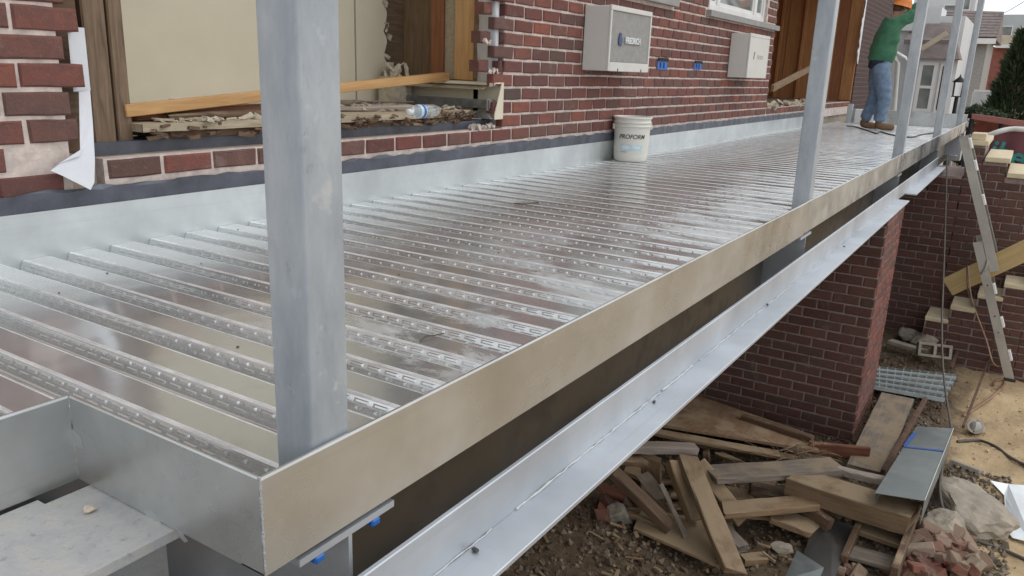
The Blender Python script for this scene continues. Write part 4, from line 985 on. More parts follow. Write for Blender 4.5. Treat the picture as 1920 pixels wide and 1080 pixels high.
for i, s in enumerate((.10, .24, .38, .74, .88, .97)):
    c = nrm*(.082+.045 if s > .5 else .05)+dn*(LL*s)
    m = MB(); m.box(-.02, .05, -.012, .012, -.05, .05, .004); m.obj('rung_lock', 'white_plastic', lad, c, (-ang*1.0, 0, 0))
for s in (.2, .27, .40, .46):
    c = nrm*.0+dn*(LL*s); MB().tube([c+Vector((-.0150, 0, 0)), c+Vector((-.0145, 0, 0))], .008, 8).obj('rail_hole', 'dark', lad)
MB().box(-.03, .03, -.05, .05, -.012, .018, .006).obj('foot', 'iron', lad)
MB().tube([nrm*.05+dn*LL*.5+Vector((-.02, 0, 0)), nrm*.02+dn*LL*.47+Vector((-.03, 0, 0)), nrm*-.03+dn*LL*.45+Vector((-.02, 0, 0))], .012, 6).obj('bracket', 'alu', lad)
# ================================================================== cables
def cable(name, label, pts, r, mat, cat='cable'):
    return tag(MB().tube(smooth_path(pts, 7), r, 6).obj(name, mat), label, cat)
cable('hanging_cable', 'thin grey cable hanging from the balcony edge down to the rubble', [pix(1776, 288, 0, 9.3), pix(1773, 400, 0, 8.9), pix(1769, 520, 0, 8.2), pix(1766, 620, 0, 7.5), pix(1770, 710, 0, 6.9), pix(1784, 806, 0, 6.2)], .008, 'cable')
def gpt(px, py, h=.012):
    z = GZ
    for _ in range(6):
        p = pix(px, py, 2, z+h); z = gh(p.x, p.y)
    return pix(px, py, 2, z+h)
cable('sand_cable', 'dark cable curving past the plastic elbow over the sand', [gpt(*p) for p in ((1795, 828), (1815, 826), (1838, 826), (1868, 838), (1895, 858), (1935, 878))], .012, 'cable')
cable('rubble_cable', 'long dark cable looping over the concrete lump into the sand', [Vector(p) for p in (pix(1782, 812, 0, 6.15), pix(1766, 880, 0, 5.9), pix(1763, 930, 0, 5.55), pix(1782, 985, 0, 5.35), gpt(1830, 1012, .03), gpt(1880, 1030), gpt(1935, 1055))], .011, 'cable')
cable('tan_hose', 'tan hose winding up the sand to the ladder foot', [gpt(*p) for p in ((1806, 780), (1830, 765), (1862, 742), (1882, 722), (1880, 712), (1868, 714), (1862, 722))], .013, 'cable_tan', 'hose')
cable('ladder_rope', 'loose rope hanging beside the ladder to the ground', [pix(1815, 500, 0, 8.6), pix(1822, 560, 0, 8.55), pix(1850, 640, 0, 8.5), pix(1862, 680, 0, 8.4), gpt(1880, 690), gpt(1898, 700)], .007, 'cable_tan', 'rope')
cable('thin_rope', 'thin dark rope dangling from the leaning yellow plank', [pix(1813, 497, 0, 8.84), pix(1814, 540, 0, 8.84), pix(1820, 566, 0, 8.84), pix(1824, 575, 0, 8.84)], .005, 'cable', 'rope')
# leaning plank over the lower steps
a = pix(1776, 538, 0, 8.88); b_ = pix(1960, 452, 0, 8.88)
lumber('leaning_plank', 'broad yellow pine plank leaning up over the lower stone steps', a, b_, .19, .04, 'wood_yellow', PI2)
# ================================================================== man working at the far post
def skin_obj(name, verts, edges, radii, mat, parent, sub=2, folds=0.0):
    me = bpy.data.meshes.new(name); me.from_pydata([tuple(v) for v in verts], edges, [])
    o = link(name, me, mat, parent)
    sk = o.modifiers.new('skin', 'SKIN'); sk.use_smooth_shade = True
    sv = me.skin_vertices[0].data if me.skin_vertices else None
    if sv is None:
        bm = bmesh.new(); bm.from_mesh(me); bm.verts.layers.skin.verify(); bm.to_mesh(me); bm.free(); sv = me.skin_vertices[0].data
    for i, r in enumerate(radii):
        sv[i].radius = (r, r) if not isinstance(r, tuple) else r; sv[i].use_root = (i == 0)
    if sub: ss = o.modifiers.new('subdivision', 'SUBSURF'); ss.levels = sub; ss.render_levels = sub
    # freeze the grown surface into a plain mesh
    dg = bpy.context.evaluated_depsgraph_get(); ev = bpy.data.meshes.new_from_object(o.evaluated_get(dg))
    o.modifiers.clear(); o.data = ev; ev.name = name
    if not ev.materials: ev.materials.append(M[mat])
    if folds:
        for v in ev.vertices:
            q = v.co; d = folds*(mnoise.noise(Vector((q.x*6, q.y*6, q.z*11)))+.6*mnoise.noise(Vector((q.x*12, q.y*12, q.z*24+3))))
            v.co = q+v.normal*d
    for p in ev.polygons: p.use_smooth = True
    return o
fp = pix(1632, 243, 2, 0.0)
man = thing('person', 'man in green sweatshirt, blue jeans and orange hard hat reaching up on the deck', 'person', (fp.x, fp.y, 0), None, (0, 0, math.atan2(-.93, .36)))
K = 0.955
def V(x, y, z): return Vector((x*K, y*K, z*K))
# local x = forwards, y = his left
hip, chest, neck, head = V(0, 0, .93), V(.03, 0, 1.33), V(.09, 0, 1.57), V(.17, 0, 1.72)
Lk, La, Lf = V(.03, .10, .50), V(-.08, .11, .10), V(.08, .12, .04)
Rk, Ra, Rf = V(.10, -.10, .50), V(.08, -.11, .10), V(.24, -.12, .04)
Ls, Le, Lh = V(.05, .18, 1.47), V(.30, .17, 1.60), V(.43, .10, 1.82)
Rs, Re, Rh = V(.06, -.19, 1.48), V(.30, -.22, 1.60), V(.40, -.19, 1.84)
bv = [hip, V(.02, 0, 1.12), chest, neck, head, V(.19, 0, 1.80), V(0, .09, .88), Lk, La, V(0, -.09, .88), Rk, Ra, Ls, Le, Lh, Rs, Re, Rh]
be = [(0, 1), (1, 2), (2, 3), (3, 4), (4, 5), (0, 6), (6, 7), (7, 8), (0, 9), (9, 10), (10, 11), (2, 12), (12, 13), (13, 14), (2, 15), (15, 16), (16, 17)]
brd = [.07, .075, .09, .055, .085, .07, .075, .05, .04, .075, .05, .04, .06, .04, .028, .06, .04, .028]
for hnd, wr, el in ((0, Lh, Le), (1, Rh, Re)):
    d = (wr-el).normalized(); sd_ = d.cross(Vector((0, 0, 1) if not hnd else (0, 1, 0))).normalized()
    k0 = len(bv); src = 14 if not hnd else 17
    bv.append(wr+d*.07); brd.append(.028); be.append((src, k0))
    for f_, (o_, ln) in enumerate(((-.028, .065), (-.010, .078), (.010, .073), (.028, .058))):
        i0 = len(bv); c_ = d.cross(sd_)
        bv += [wr+d*.10+sd_*o_, wr+d*(.10+ln*.6)+sd_*o_*1.1+c_*.012, wr+d*(.10+ln)+sd_*o_*1.1+c_*.035]; brd += [.010, .009, .008]; be += [(k0, i0), (i0, i0+1), (i0+1, i0+2)]
    i0 = len(bv); bv += [wr+d*.04+sd_*-.045, wr+d*.085+sd_*-.065]; brd += [.011, .009]; be += [(src, i0), (i0, i0+1)]
skin_obj('body', bv, be, brd, 'skin', man)
# face and hair are hidden above the frame edge but belong to the head
MB().box(-.012, .02, -.012, .012, -.03, .02, .008).obj('nose', 'skin', man, head+V(.085, 0, 0), (0, .3, 0))
for s_ in (-1, 1): MB().lathe([(0, -.010), (.009, -.005), (.010, .004), (0, .010)], (0, 0, 0), 10).obj('eye', 'ink', man, head+V(.075, s_*.032, .03))
skin_obj('sweatshirt', [V(.0, 0, .93), V(.005, 0, 1.08), V(.03, 0, 1.34), V(.065, 0, 1.49), Ls, Le, Lh+(Le-Lh)*.12, Rs, Re, Rh+(Re-Rh)*.12], [(0, 1), (1, 2), (2, 3), (2, 4), (4, 5), (5, 6), (2, 7), (7, 8), (8, 9)],
         [(.165, .19), (.17, .20), (.165, .21), .085, .098, .076, .052, .10, .08, .055], 'green', man, 3, .016)
skin_obj('undershirt_hem', [V(-.03, 0, .84), V(-.03, 0, .92), V(-.02, 0, 1.02)], [(0, 1), (1, 2)], [(.12, .145), (.15, .168), (.13, .15)], 'navy', man)
skin_obj('jeans', [V(0, 0, .93), V(-.005, .095, .84), Lk, La, V(.0, -.095, .84), Rk, Ra, V(0, 0, 1.02)], [(0, 1), (1, 2), (2, 3), (0, 4), (4, 5), (5, 6), (0, 7)], [(.14, .155), .128, .10, .085, .128, .10, .085, .10], 'denim', man, 3, .016)
for A, F_ in ((La, Lf), (Ra, Rf)):
    b0 = A+Vector((-.045, 0, -.045*1)); skin_obj('boot', [A+Vector((0, 0, .06)), Vector((A.x-.02, A.y, .06)), Vector(((A.x+F_.x)/2+.02, (A.y+F_.y)/2, .052)), Vector((F_.x+.06, F_.y, .045))], [(0, 1), (1, 2), (2, 3)], [.06, .058, .05, .044], 'boot', man)
MB().lathe([(0, .085), (.05, .07), (.078, .03), (.082, -.02), (.06, -.07), (0, -.085)], (0, 0, 0), 18).obj('hair', 'wood_dark', man, head+V(-.028, 0, .0))
hat = thing('hard_hat', '', ''); del hat['label'], hat['category']; hat.parent = man; hat.location = head+V(.01, 0, .04); hat.rotation_euler = (0, .25, 0)
MB().lathe([(0, .125), (.05, .115), (.09, .08), (.112, .03), (.118, -.02), (.135, -.028), (.135, -.034), (.112, -.03), (.108, .02), (.085, .07), (0, .11)], (0, 0, 0), 28).obj('hat_shell', 'orange', hat)
MB().box(.09, .17, -.07, .07, -.036, -.028, .003).obj('brim', 'orange', hat)
cable('power_cable', 'black power cable trailing from the boots across the deck', [pix(*p, 2, .008) for p in ((1588, 236), (1605, 238), (1625, 244), (1643, 250), (1650, 247), (1665, 251), (1685, 255), (1710, 257), (1730, 252), (1760, 248))], .009, 'cable', 'cable')
a = thing('steel_stub', 'short square steel stub standing by the far jamb', 'post', (14.0, 2.45, 0)); post_mesh(.30).obj('tube', 'post', a)
tag(MB().box(-.1, .1, -.15, .15, 0, .22, .006).obj('white_carton', 'trim', None, (14.1, 2.22, .001)), 'white carton standing behind the man at the deck end', 'carton')
# ================================================================== debris under and beside the balcony
def Q(x, y, z): return pix(1120+x*.41667, 720+y*.41667, 2, z)     # reading frame of the debris corner
def onz(x, y, h):
    z = GZ
    for _ in range(8):
        p = Q(x, y, z+h); z = gh(p.x, p.y)
    return Q(x, y, z+h)
DEB = 'demolition lumber heaped below the balcony'
def deb(label, a, b, w, t, mat, roll=0.0, cat='plank', name='scrap_plank', jit=.003):
    return lumber(name, label, Q(*a), Q(*b), w, t, mat, roll, cat, DEB, jit=jit, rough=.022)
deb('wide board half tan half grey lying across the pile', (505, 408, -1.84), (1085, 372, -1.80), .19, .045, 'wood_grey')
deb('dusty tan board lying below the wide half grey board', (560, 568, -1.95), (990, 533, -1.92), .14, .045, 'wood_tan')
deb('pale board end resting on the upright block', (150, 285, -1.72), (447, 293, -1.72), .09, .055, 'wood_pink')
deb('short upright tan block under the pale board end', (243, 330, -1.80), (243, 420, -1.98), .13, .05, 'wood_tan', 0, 'block', 'wood_block')
deb('orange brown two by four leaning against the pale board', (338, 350, -1.76), (440, 612, -2.04), .085, .075, 'wood_tan', .1)
deb('long sandy plank leaning in front of the pile', (405, 335, -1.74), (620, 850, -2.10), .14, .045, 'wood_dusty', -.15)
deb('dark brown two by four lying on the plywood corner', (70, 395, -1.80), (325, 640, -2.06), .085, .06, 'wood_dark', .2)
deb('thin lath slanting over the plywood corner', (285, 450, -1.86), (398, 690, -2.09), .03, .018, 'wood_grey')
deb('broken grey shingle strip beside the thin lath', (205, 410, -1.90), (288, 512, -1.98), .10, .012, 'wood_grey', .2, 'shingle', 'shingle_strip')
deb('narrow brown plank slanting behind the long sandy plank', (455, 355, -1.80), (655, 618, -2.03), .10, .03, 'wood_tan', .5)
deb('stub of grey board poking out beside the sandy plank', (560, 640, -2.08), (655, 742, -2.12), .09, .045, 'wood_grey')
deb('small clean tan block lying by the plank foot', (650, 793, -2.13), (745, 783, -2.13), .08, .045, 'wood_tan', 0, 'block', 'wood_block')
deb('thick dark timber under the bent metal channel', (880, 440, -1.87), (1420, 610, -1.87), .22, .13, 'wood_dusty')
deb('pinkish board lying behind the thick timber', (1080, 388, -1.80), (1300, 440, -1.80), .06, .05, 'wood_pink')
deb('tan board end below the dusty tan board', (800, 590, -2.02), (985, 662, -2.04), .17, .045, 'wood_tan')
deb('dark board end crossing the tan board end', (935, 560, -1.98), (1045, 640, -2.0), .05, .10, 'wood_dark')
deb('wide grey-tan board running past the pier corner', (1205, 390, -2.05), (1350, 60, -1.98), .26, .045, 'wood_grey')
deb('reddish board lying at the foot of the pier', (950, 285, -2.00), (1225, 312, -2.00), .035, .10, 'wood_rust')
deb('dark stick with a square end against the pier', (650, 150, -1.96), (965, 250, -1.97), .06, .06, 'wood_dark')
deb('dark scrap board in the shade behind the tan board', (690, 470, -2.0), (900, 510, -2.03), .15, .04, 'wood_dark')
deb('short tan offcut tucked under the wide half grey board', (600, 495, -2.02), (690, 510, -2.03), .15, .04, 'wood_tan')
deb('dark board leaning behind the pile at the pale board', (30, 330, -1.75), (210, 345, -1.80), .12, .04, 'wood_dark')
deb('splintered brown board in front of the stained plywood', (250, 215, -1.86), (820, 320, -1.93), .09, .03, 'wood_tan')
deb('second splintered board beside the stained plywood', (300, 250, -1.92), (900, 335, -1.97), .08, .025, 'wood_dark')
deb('loose brown scrap poking from the rubble by the shelf', (0, 455, -2.05), (120, 510, -2.10), .07, .04, 'wood_rust')
# plywood sheets
def slab_from(label, name, pts, t, mat, cat, group=None):
    vs = [Vector(p) for p in pts]; n = len(vs); up_ = (vs[1]-vs[0]).cross(vs[2]-vs[0]).normalized()
    if up_.z < 0: up_ = -up_
    m = MB(); m.add(vs+[v-up_*t for v in vs], [tuple(range(n)), tuple(range(2*n-1, n-1, -1))]+[(i, i+n, (i+1) % n+n, (i+1) % n) for i in range(n)])
    me = m.mesh(name, mat); c = sum(vs, Vector())/n
    for v in me.vertices: v.co -= c
    o = link(name, me, None, None, c); return tag(o, label, cat, group)
slab_from('sandy plywood corner lying flat under the leaning lumber', 'plywood_sheet', [Q(200, 560, -2.09), Q(163, 648, -2.10), Q(548, 818, -2.10), Q(500, 610, -2.07)], .018, 'ply', 'plywood')
slab_from('big stained plywood sheet lying under the deck by the pier', 'plywood_sheet', [Q(120, 110, -1.90), Q(300, 185, -1.86), Q(1000, 300, -1.98), Q(930, 215, -2.02), Q(420, 40, -1.98)], .02, 'ply_dark', 'plywood')
# straw-like splinters
m = MB()
for i in range(40):
    a = Q(820+random.uniform(-60, 180), 300+random.uniform(-25, 40), -1.90); b_ = a+Vector((random.uniform(-.2, .2), random.uniform(-.2, .2), random.uniform(-.02, .03)))
    m.tube([a, (a+b_)/2+Vector((0, 0, .015)), b_], .0025, 4)
o = m.obj('wood_splinters', 'wood_tan'); o['kind'] = 'stuff'; o['label'] = 'pale straw-like wood splinters on the plywood'
# old wooden stair lying in the rubble
st = thing('broken_steps', 'broken brown wooden stair lying in the brick rubble', 'steps', Q(1270, 760, -2.1))
def sub(o, parent):
    mw = Matrix.Translation(parent.location); o.parent = parent; o.location = o.location-parent.location; return o
sub(plank_obj('stringer', Q(1435, 590, -1.98), Q(1330, 880, -2.02), .04, .16, 'wood_dark'), st)
sub(plank_obj('stringer', Q(1190, 615, -2.02), Q(1105, 810, -2.08), .04, .12, 'wood_dark'), st)
sub(plank_obj('tread', Q(1185, 645, -2.02), Q(1385, 715, -2.02), .16, .03, 'wood_dusty'), st)
sub(plank_obj('tread', Q(1130, 755, -2.06), Q(1350, 815, -2.06), .14, .03, 'wood_grey'), st)
sub(plank_obj('riser', Q(1190, 680, -2.10), Q(1370, 760, -2.10), .02, .12, 'wood_dark'), st)
# sheet metal
slab_from('dull grey metal sheet lying below the timber', 'metal_sheet', [Q(960, 668, -2.04), Q(920, 790, -2.06), Q(900, 900, -2.08), Q(1050, 920, -2.07), Q(1160, 640, -2.03), Q(1060, 610, -2.02)], .003, 'beam', 'metal sheet')
slab_from('bluish metal offcut at the lower edge of the dull sheet', 'metal_offcut', [Q(840, 880, -2.00), Q(898, 748, -1.99), Q(1020, 826, -1.98), Q(990, 900, -2.0)], .003, M['channel'], 'metal offcut')
slab_from('bright flat sheet of galvanised metal lying on the sand', 'metal_sheet', [onz(1768, 434, .03), onz(1830, 500, .03), onz(1835, 560, .03), onz(1808, 620, .03), onz(1868, 692, .03), onz(1960, 715, .04), onz(1990, 460, .05), onz(1850, 450, .03)], .002, 'flash', 'metal sheet')
# bent channel with blue tape
A, B_, Cc, D_ = Q(1250, 490, -1.70), Q(1472, 525, -1.70), Q(1602, 200, -1.74), Q(1438, 190, -1.74)
ch = thing('metal_channel', 'bent grey galvanised channel with blue tape lying on the timber', 'metal channel', A)
def quad_slab(name, pts, t, mat, parent):
    vs = [Vector(p)-parent.location for p in pts]; n = (vs[1]-vs[0]).cross(vs[2]-vs[0]).normalized()
    m = MB(); m.add(vs+[v-n*t for v in vs], [(0, 1, 2, 3), (7, 6, 5, 4)]+[(i, i+4, (i+1) % 4+4, (i+1) % 4) for i in range(4)]); return m.obj(name, mat, parent)
quad_slab('top_web', [A, B_, Cc, D_], .003, 'channel', ch)
dn_ = Vector((0, 0, -.16)); quad_slab('side_flange', [B_+Vector((.002, -.001, 0)), B_+dn_+Vector((.002, -.001, 0)), Cc+dn_, Cc+Vector((.002, -.001, 0))], .003, 'channel', ch)
quad_slab('side_flange', [A+Vector((0, 0, -.004)), A+dn_*.4, D_+dn_*.4, D_+Vector((0, 0, -.004))], .003, 'channel', ch)
lip = MB(); lip.tube([B_-A+Vector((0, 0, .001)), Cc-A+Vector((0, 0, .001))], .0035, 6); lip.obj('folded_edge', 'flash', ch)
up3 = Vector((0, 0, .003))
fr = lambda s, t: A+(B_-A)*s+(D_-A)*t+(Cc-B_-D_+A)*s*t+up3
quad_slab('tape', [fr(-.04, .66), fr(.06, .66), fr(.12, .88), fr(.0, .88)], .001, 'bluetape', ch)
quad_slab('tape', [fr(0, .655), fr(.99, .645), fr(.99, .625), fr(0, .635)], .001, 'bluetape', ch)
# steel deck offcut
oc = [Q(1215, -95, -1.98), Q(1225, 0, -1.98), Q(1580, 62, -1.98), Q(1625, -55, -1.98)]
oc = [pix(1626, 682, 2, -1.97), pix(1630, 722, 2, -1.97), pix(1772, 748, 2, -1.97), pix(1797, 698, 2, -1.97)]
of = thing('deck_offcut', 'ribbed galvanised deck offcut lying beside the pier', 'deck offcut', oc[1])
pr_ = rib_profile(5); w_ = pr_[-1][0]; vs = []; n = len(pr_)
for t in (0, 1):
    for p in pr_:
        s = p[0]/w_; q = oc[1].lerp(oc[0], s) if t == 0 else oc[2].lerp(oc[3], s); vs.append(q+Vector((0, 0, p[1]*.8))-oc[1])
m = MB(); m.add(vs, [(i, i+1, i+1+n, i+n) for i in range(n-1)], True); m.add([v-Vector((0, 0, .0015)) for v in vs], [(i, i+1, i+1+n, i+n) for i in range(n-1)], True); m.obj('sheet', 'channel', of)
m = MB()
for i in range(5):
    for s_ in (.08, .45):
        for k in range(11):
            u = (i+s_)*.1524/w_; q = (oc[1].lerp(oc[0], u)).lerp(oc[2].lerp(oc[3], u), (k+.5)/11)-oc[1]+Vector((0, 0, .0005)); r = .006
            m.add([q+Vector(c)*r for c in ((1, 0, 0), (0, 1, 0), (-1, 0, 0), (0, -1, 0), (0, 0, .7))], [(0, 1, 4), (1, 2, 4), (2, 3, 4), (3, 0, 4)])
o = m.obj('dimples', 'flash', of); o['kind'] = 'stuff'
# rusty angle irons
lumber('iron_rail', 'rusty iron rail lying between the grey board and the channel', Q(1285, 400, -2.02), Q(1475, 70, -1.98), .035, .05, 'rust', 0, 'rail')
lumber('iron_rail', 'rusty iron rail running up the edge of the sand', pix(1806, 800, 2, -2.02), pix(1860, 660, 2, -2.0), .018, .03, 'rust', 0, 'rail')
lumber('iron_rail', 'short rusty iron bar leaning at the lower steps', pix(1783, 690, 2, -1.98), pix(1802, 640, 2, -1.98), .03, .03, 'rust', 0, 'rail')
# plastic elbow
el = onz(1705, 195, .06); e = thing('plastic_pipe', 'short grey plastic pipe end lying on the sand by the cable', 'pipe', el)
ax_ = Vector((-.80, .10, .45)).normalized()
m = MB(); m.tube([-ax_*.10, -ax_*.02, ax_*.03, ax_*.055], [.052, .054, .062, .062], 22, False); m.tube([ax_*.055, ax_*.0551, -ax_*.09], [.062, .046, .044], 22, False); m.obj('pipe', 'grey_plastic', e)
# concrete lumps
def rock(name, label, c, size, mat, seed, cat='concrete', group=None, flat=1.0, sub_=3, rough=.16):
    rg = random.Random(seed); bm = bmesh.new(); bmesh.ops.create_icosphere(bm, subdivisions=sub_, radius=1)
    ph = [(Vector((rg.gauss(0, 1), rg.gauss(0, 1), rg.gauss(0, 1))).normalized(), rg.uniform(.55, .95)) for _ in range(9)]
    for v in bm.verts:
        for d, k in ph:
            t = v.co.dot(d)
            if t > k: v.co -= d*(t-k)
        v.co *= 1+rg.uniform(-rough, rough)*.12+.16*mnoise.noise(v.co*2.3+Vector((seed, 0, 0)))+.06*mnoise.noise(v.co*7)
        v.co = Vector((v.co.x*size[0], v.co.y*size[1], v.co.z*size[2]))
    me = bpy.data.meshes.new(name); bm.to_mesh(me); bm.free()
    return tag(link(name, me, mat, None, c, (0, 0, rg.random()*6)), label, cat, group)
p = onz(1660, 560, .04); rock('concrete_lump', 'large rough concrete lump beside the metal channel', p, (.33, .28, .13), 'concrete', 3, sub_=4)
p = onz(1560, 660, .05); rock('concrete_lump', 'smaller concrete lump half under the bent channel', p, (.15, .17, .14), 'concrete', 5, sub_=4)
p = onz(828, 740, .02); rock('stone', 'flat grey stone lying near the plank foot', p, (.07, .06, .035), 'concrete', 8, 'stone')
p = onz(100, 590, .04); rock('mortar_clump', 'pale mortar clump stuck on old brick in the dirt', p, (.10, .09, .07), 'block', 11, 'mortar')
# rubble bricks
RUB = 'broken bricks in the rubble heap'
BM = [brick_mesh(Lb, .062, .095, ('brick', 'r%d' % i), 'brick', .010) for i, Lb in enumerate((.19, .15, .11, .09))]
def solid_brick(Lb, seed):
    rg = random.Random(seed); random.seed(seed); me = MB().box(-Lb/2, Lb/2, -.040, .040, -.027, .027, .005, None, .009).mesh('brick'); return me
RB = [solid_brick(l_, i+50) for i, l_ in enumerate((.17, .13, .10, .075, .06))]
for i, me_ in enumerate(RB): me_.materials.append(M['brick_dusty'])
random.seed(21)
spots = []
for (x0, x1, y0, y1, n, h) in ((1420, 1700, 690, 860, 70, .05), (1300, 1440, 820, 870, 10, .03), (1500, 1560, 640, 720, 8, .05), (20, 130, 500, 620, 9, .03), (120, 190, 540, 600, 4, .04), (1080, 1180, 830, 870, 5, .03)):
    for _ in range(n): spots.append((random.uniform(x0, x1), random.uniform(y0, y1), random.uniform(.01, h+.05*(x0 > 1400 and y0 < 700))))
for (x, y, h) in spots:
    p = onz(x, y, h); o = link('loose_brick', random.choice(RB), None, None, p, (random.uniform(-.6, .6), random.uniform(-.6, .6), random.random()*6.3))
    red = x > 1000
    tag(o, 'broken brick in the rubble heap beside the concrete lump' if x > 1400 else ('broken brick lying among the broken stair' if x > 1000 else 'old brick fragment in the dirt near the plywood corner'), 'brick', RUB if x > 1000 else 'brick fragments in the dirt')
# cinder blocks
def cinder(label, c, rot, s=1.0):
    b = thing('cinder_block', label, 'cinder block', c, 'cinder blocks in the rubble', rot); m = MB(); L_, W_, H_ = .30*s, .14*s, .14*s; t = .026
    m.box(0, L_, 0, t, 0, H_, .003); m.box(0, L_, W_-t, W_, 0, H_, .003)
    for x_ in (0, L_/2-t/2, L_-t): m.box(x_, x_+t, t, W_-t, .001, H_-.001)
    m.obj('shell', 'block', b); return b
cinder('hollow cinder block tipped on its side behind the deck offcut', pix(1716, 668, 2, -2.0), (PI2*.75, 0, -1.35))
cinder('cinder block half buried beside the bent channel', onz(1590, 395, -.05), (PI2*.8, 0, -1.9), .7)
lumber('stone_slab', 'pale broken slab lying on the rubble behind the deck offcut', pix(1668, 640, 2, -1.96), pix(1735, 660, 2, -1.96), .10, .04, 'concrete', 0, 'slab')
p = pix(1705, 628, 2, -1.95); rock('limestone_lump', 'tan stone lump on the rubble near the lower steps', p, (.12, .12, .09), 'block', 14, 'stone')
p = pix(1735, 640, 2, -1.95); rock('concrete_lump', 'grey concrete lump at the foot of the lower steps', p, (.16, .14, .10), 'concrete', 15)
# gravel and dirt clods
def scatter(name, label, n, box, smin, smax, mat, seed, flat=.7, bias=None):
    rg = random.Random(seed); m = MB()
    for _ in range(n):
        x, y = rg.uniform(box[0], box[1]), rg.uniform(box[2], box[3])
        r = smin*(smax/smin)**(rg.random()**2.2); z = gh(x, y)+r*.25
        mt = Matrix.Translation((x, y, z)) @ Euler((rg.random()*6, rg.random()*6, rg.random()*6)).to_matrix().to_4x4()
        k = [rg.uniform(.6, 1.2) for _ in range(6)]
        vs = [(k[0]*r, 0, 0), (-k[1]*r, 0, 0), (0, k[2]*r, 0), (0, -k[3]*r, 0), (0, 0, k[4]*r*flat), (0, 0, -k[5]*r*flat)]
        m.add([mt @ Vector(v) for v in vs], [(0, 2, 4), (2, 1, 4), (1, 3, 4), (3, 0, 4), (2, 0, 5), (1, 2, 5), (3, 1, 5), (0, 3, 5)])
    o = m.obj(name, mat); o['kind'] = 'stuff'; o['label'] = label; return o
M['gravel'] = leaf_mat('mixed_gravel', (.185, .145, .10)); M['clod'] = leaf_mat('earth_clods', (.115, .08, .052)); M['sandclod'] = leaf_mat('sand_clods', (.44, .33, .2))
scatter('gravel', 'grey gravel and rubble crumbs on the dirt under the balcony', 9000, (2.8, 9.2, .15, 2.7), .006, .03, 'gravel', 31)
scatter('earth_clods', 'brown earth clods under the balcony', 6000, (2.8, 8.5, .2, 2.7), .008, .04, 'clod', 32)
scatter('rubble_crumbs', 'crushed mortar crumbs around the rubble heap', 2500, (4.6, 6.3, -.35, .35), .008, .04, 'gravel', 33)
scatter('sand_clods', 'small clods on the sand', 1500, (5.0, 10, -1.4, .1), .005, .02, 'sandclod', 34)
m_ = MB()
rg = random.Random(5)
for i in range(35):
    x, y = rg.uniform(3, 5.6), rg.uniform(.3, 2.2); l_ = rg.uniform(.03, .14)
    mt = Matrix.Translation((x, y, gh(x, y)+.012)) @ Euler((rg.uniform(-.1, .1), rg.uniform(-.15, .15), rg.random()*6)).to_matrix().to_4x4()
    m_.box(-l_/2, l_/2, -.008, .008, -.004, .004, 0, mt, .002)
o = m_.obj('wood_chips', 'wood_tan'); o['kind'] = 'stuff'; o['label'] = 'scattered wood chips on the dirt'
# ================================================================== beyond the balcony : houses, tree, canopy, banner
def facebox(mb, x, px0, px1, py0, py1, depth, bev=0):
    a = pix((px0+px1)/2, py0, 0, x); b = pix((px0+px1)/2, py1, 0, x); l_ = pix(px0, (py0+py1)/2, 0, x); r_ = pix(px1, (py0+py1)/2, 0, x)
    mb.box(x, x+depth, r_.y, l_.y, b.z, a.z, bev); return (l_.y, r_.y, b.z, a.z)
# white neighbour house with a bay
wh = thing('neighbour_house', 'white sided neighbouring house with a brown roofed bay window', 'house', (20, 2, GZ))
def W(mb, name, mat, parent, base):
    me = mb.mesh(name, mat)
    for v in me.vertices: v.co -= base
    return link(name, me, None, parent)
wb = Vector((20, 2, GZ))
m = MB(); y0_ = pix(1790, 150, 0, 21).y; y1_ = pix(1690, 150, 0, 21).y
m.box(21, 25, y0_, y1_+2, GZ-.2, pix(1740, 30, 0, 21).z); W(m, 'wall', 'siding', wh, wb)
m = MB(); bl_ = facebox(m, 20.3, 1708, 1772, 110, 235, .7); W(m, 'bay', 'siding', wh, wb)
m = MB(); t_l, t_r = bl_[0]+.12, bl_[1]-.18; zt = bl_[3]
m.add([(20.15, t_l, zt), (20.15, t_r, zt), (21, t_r, zt), (21, t_l, zt), (20.75, t_l-.15, zt+.75), (20.75, t_r+.35, zt+.75), (21, t_r+.35, zt+.8), (21, t_l-.15, zt+.8)], [(0, 1, 5, 4), (1, 2, 6, 5), (3, 0, 4, 7), (4, 5, 6, 7), (3, 2, 1, 0)])
W(m, 'bay_roof', 'shingle', wh, wb)
def far_window(x, px0, px1, py0, py1, parent, base, bars=1):
    m = MB(); l_, r_, b, t = facebox(MB(), x, px0, px1, py0, py1, .05); f = .07
    m.box(x-.03, x-.003, r_, l_, t-f, t); m.box(x-.03, x-.003, r_, l_, b, b+f); m.box(x-.031, x-.003, r_, r_+f, b+f, t-f); m.box(x-.031, x-.003, l_-f, l_, b+f, t-f)
    for i in range(bars): z = b+(t-b)*(i+1)/(bars+1); m.box(x-.032, x-.003, r_+f, l_-f, z-.03, z+.03)
    w = W(m, 'window', 'trim', parent, base); q = MB(); q.box(x-.014, x-.004, r_+f, l_-f, b+f, t-f); q_ = W(q, 'pane', 'glass', parent, base); q_.parent = w
    return w
far_window(20.3, 1718, 1752, 116, 210, wh, wb); far_window(20.3, 1757, 1768, 118, 212, wh, wb, 0)
m = MB(); m.box(20.9, 22, pix(1765, 30, 0, 21).y, pix(1690, 30, 0, 21).y+.5, pix(1740, 58, 0, 21).z, pix(1740, 14, 0, 21).z); W(m, 'upper_gable', 'siding', wh, wb)
ra = pix(1772, 62, 0, 20.6)
m = MB(); r0, r1 = pix(1700, 62, 0, 20.6), pix(1790, 62, 0, 20.6); m.prism([(20.4, r0.z-.25), (20.4, r0.z-.15), (21.6, r0.z+.25), (21.6, r0.z+.1)], 'y', r1.y, r0.y); W(m, 'porch_roof', 'shingle', wh, wb)
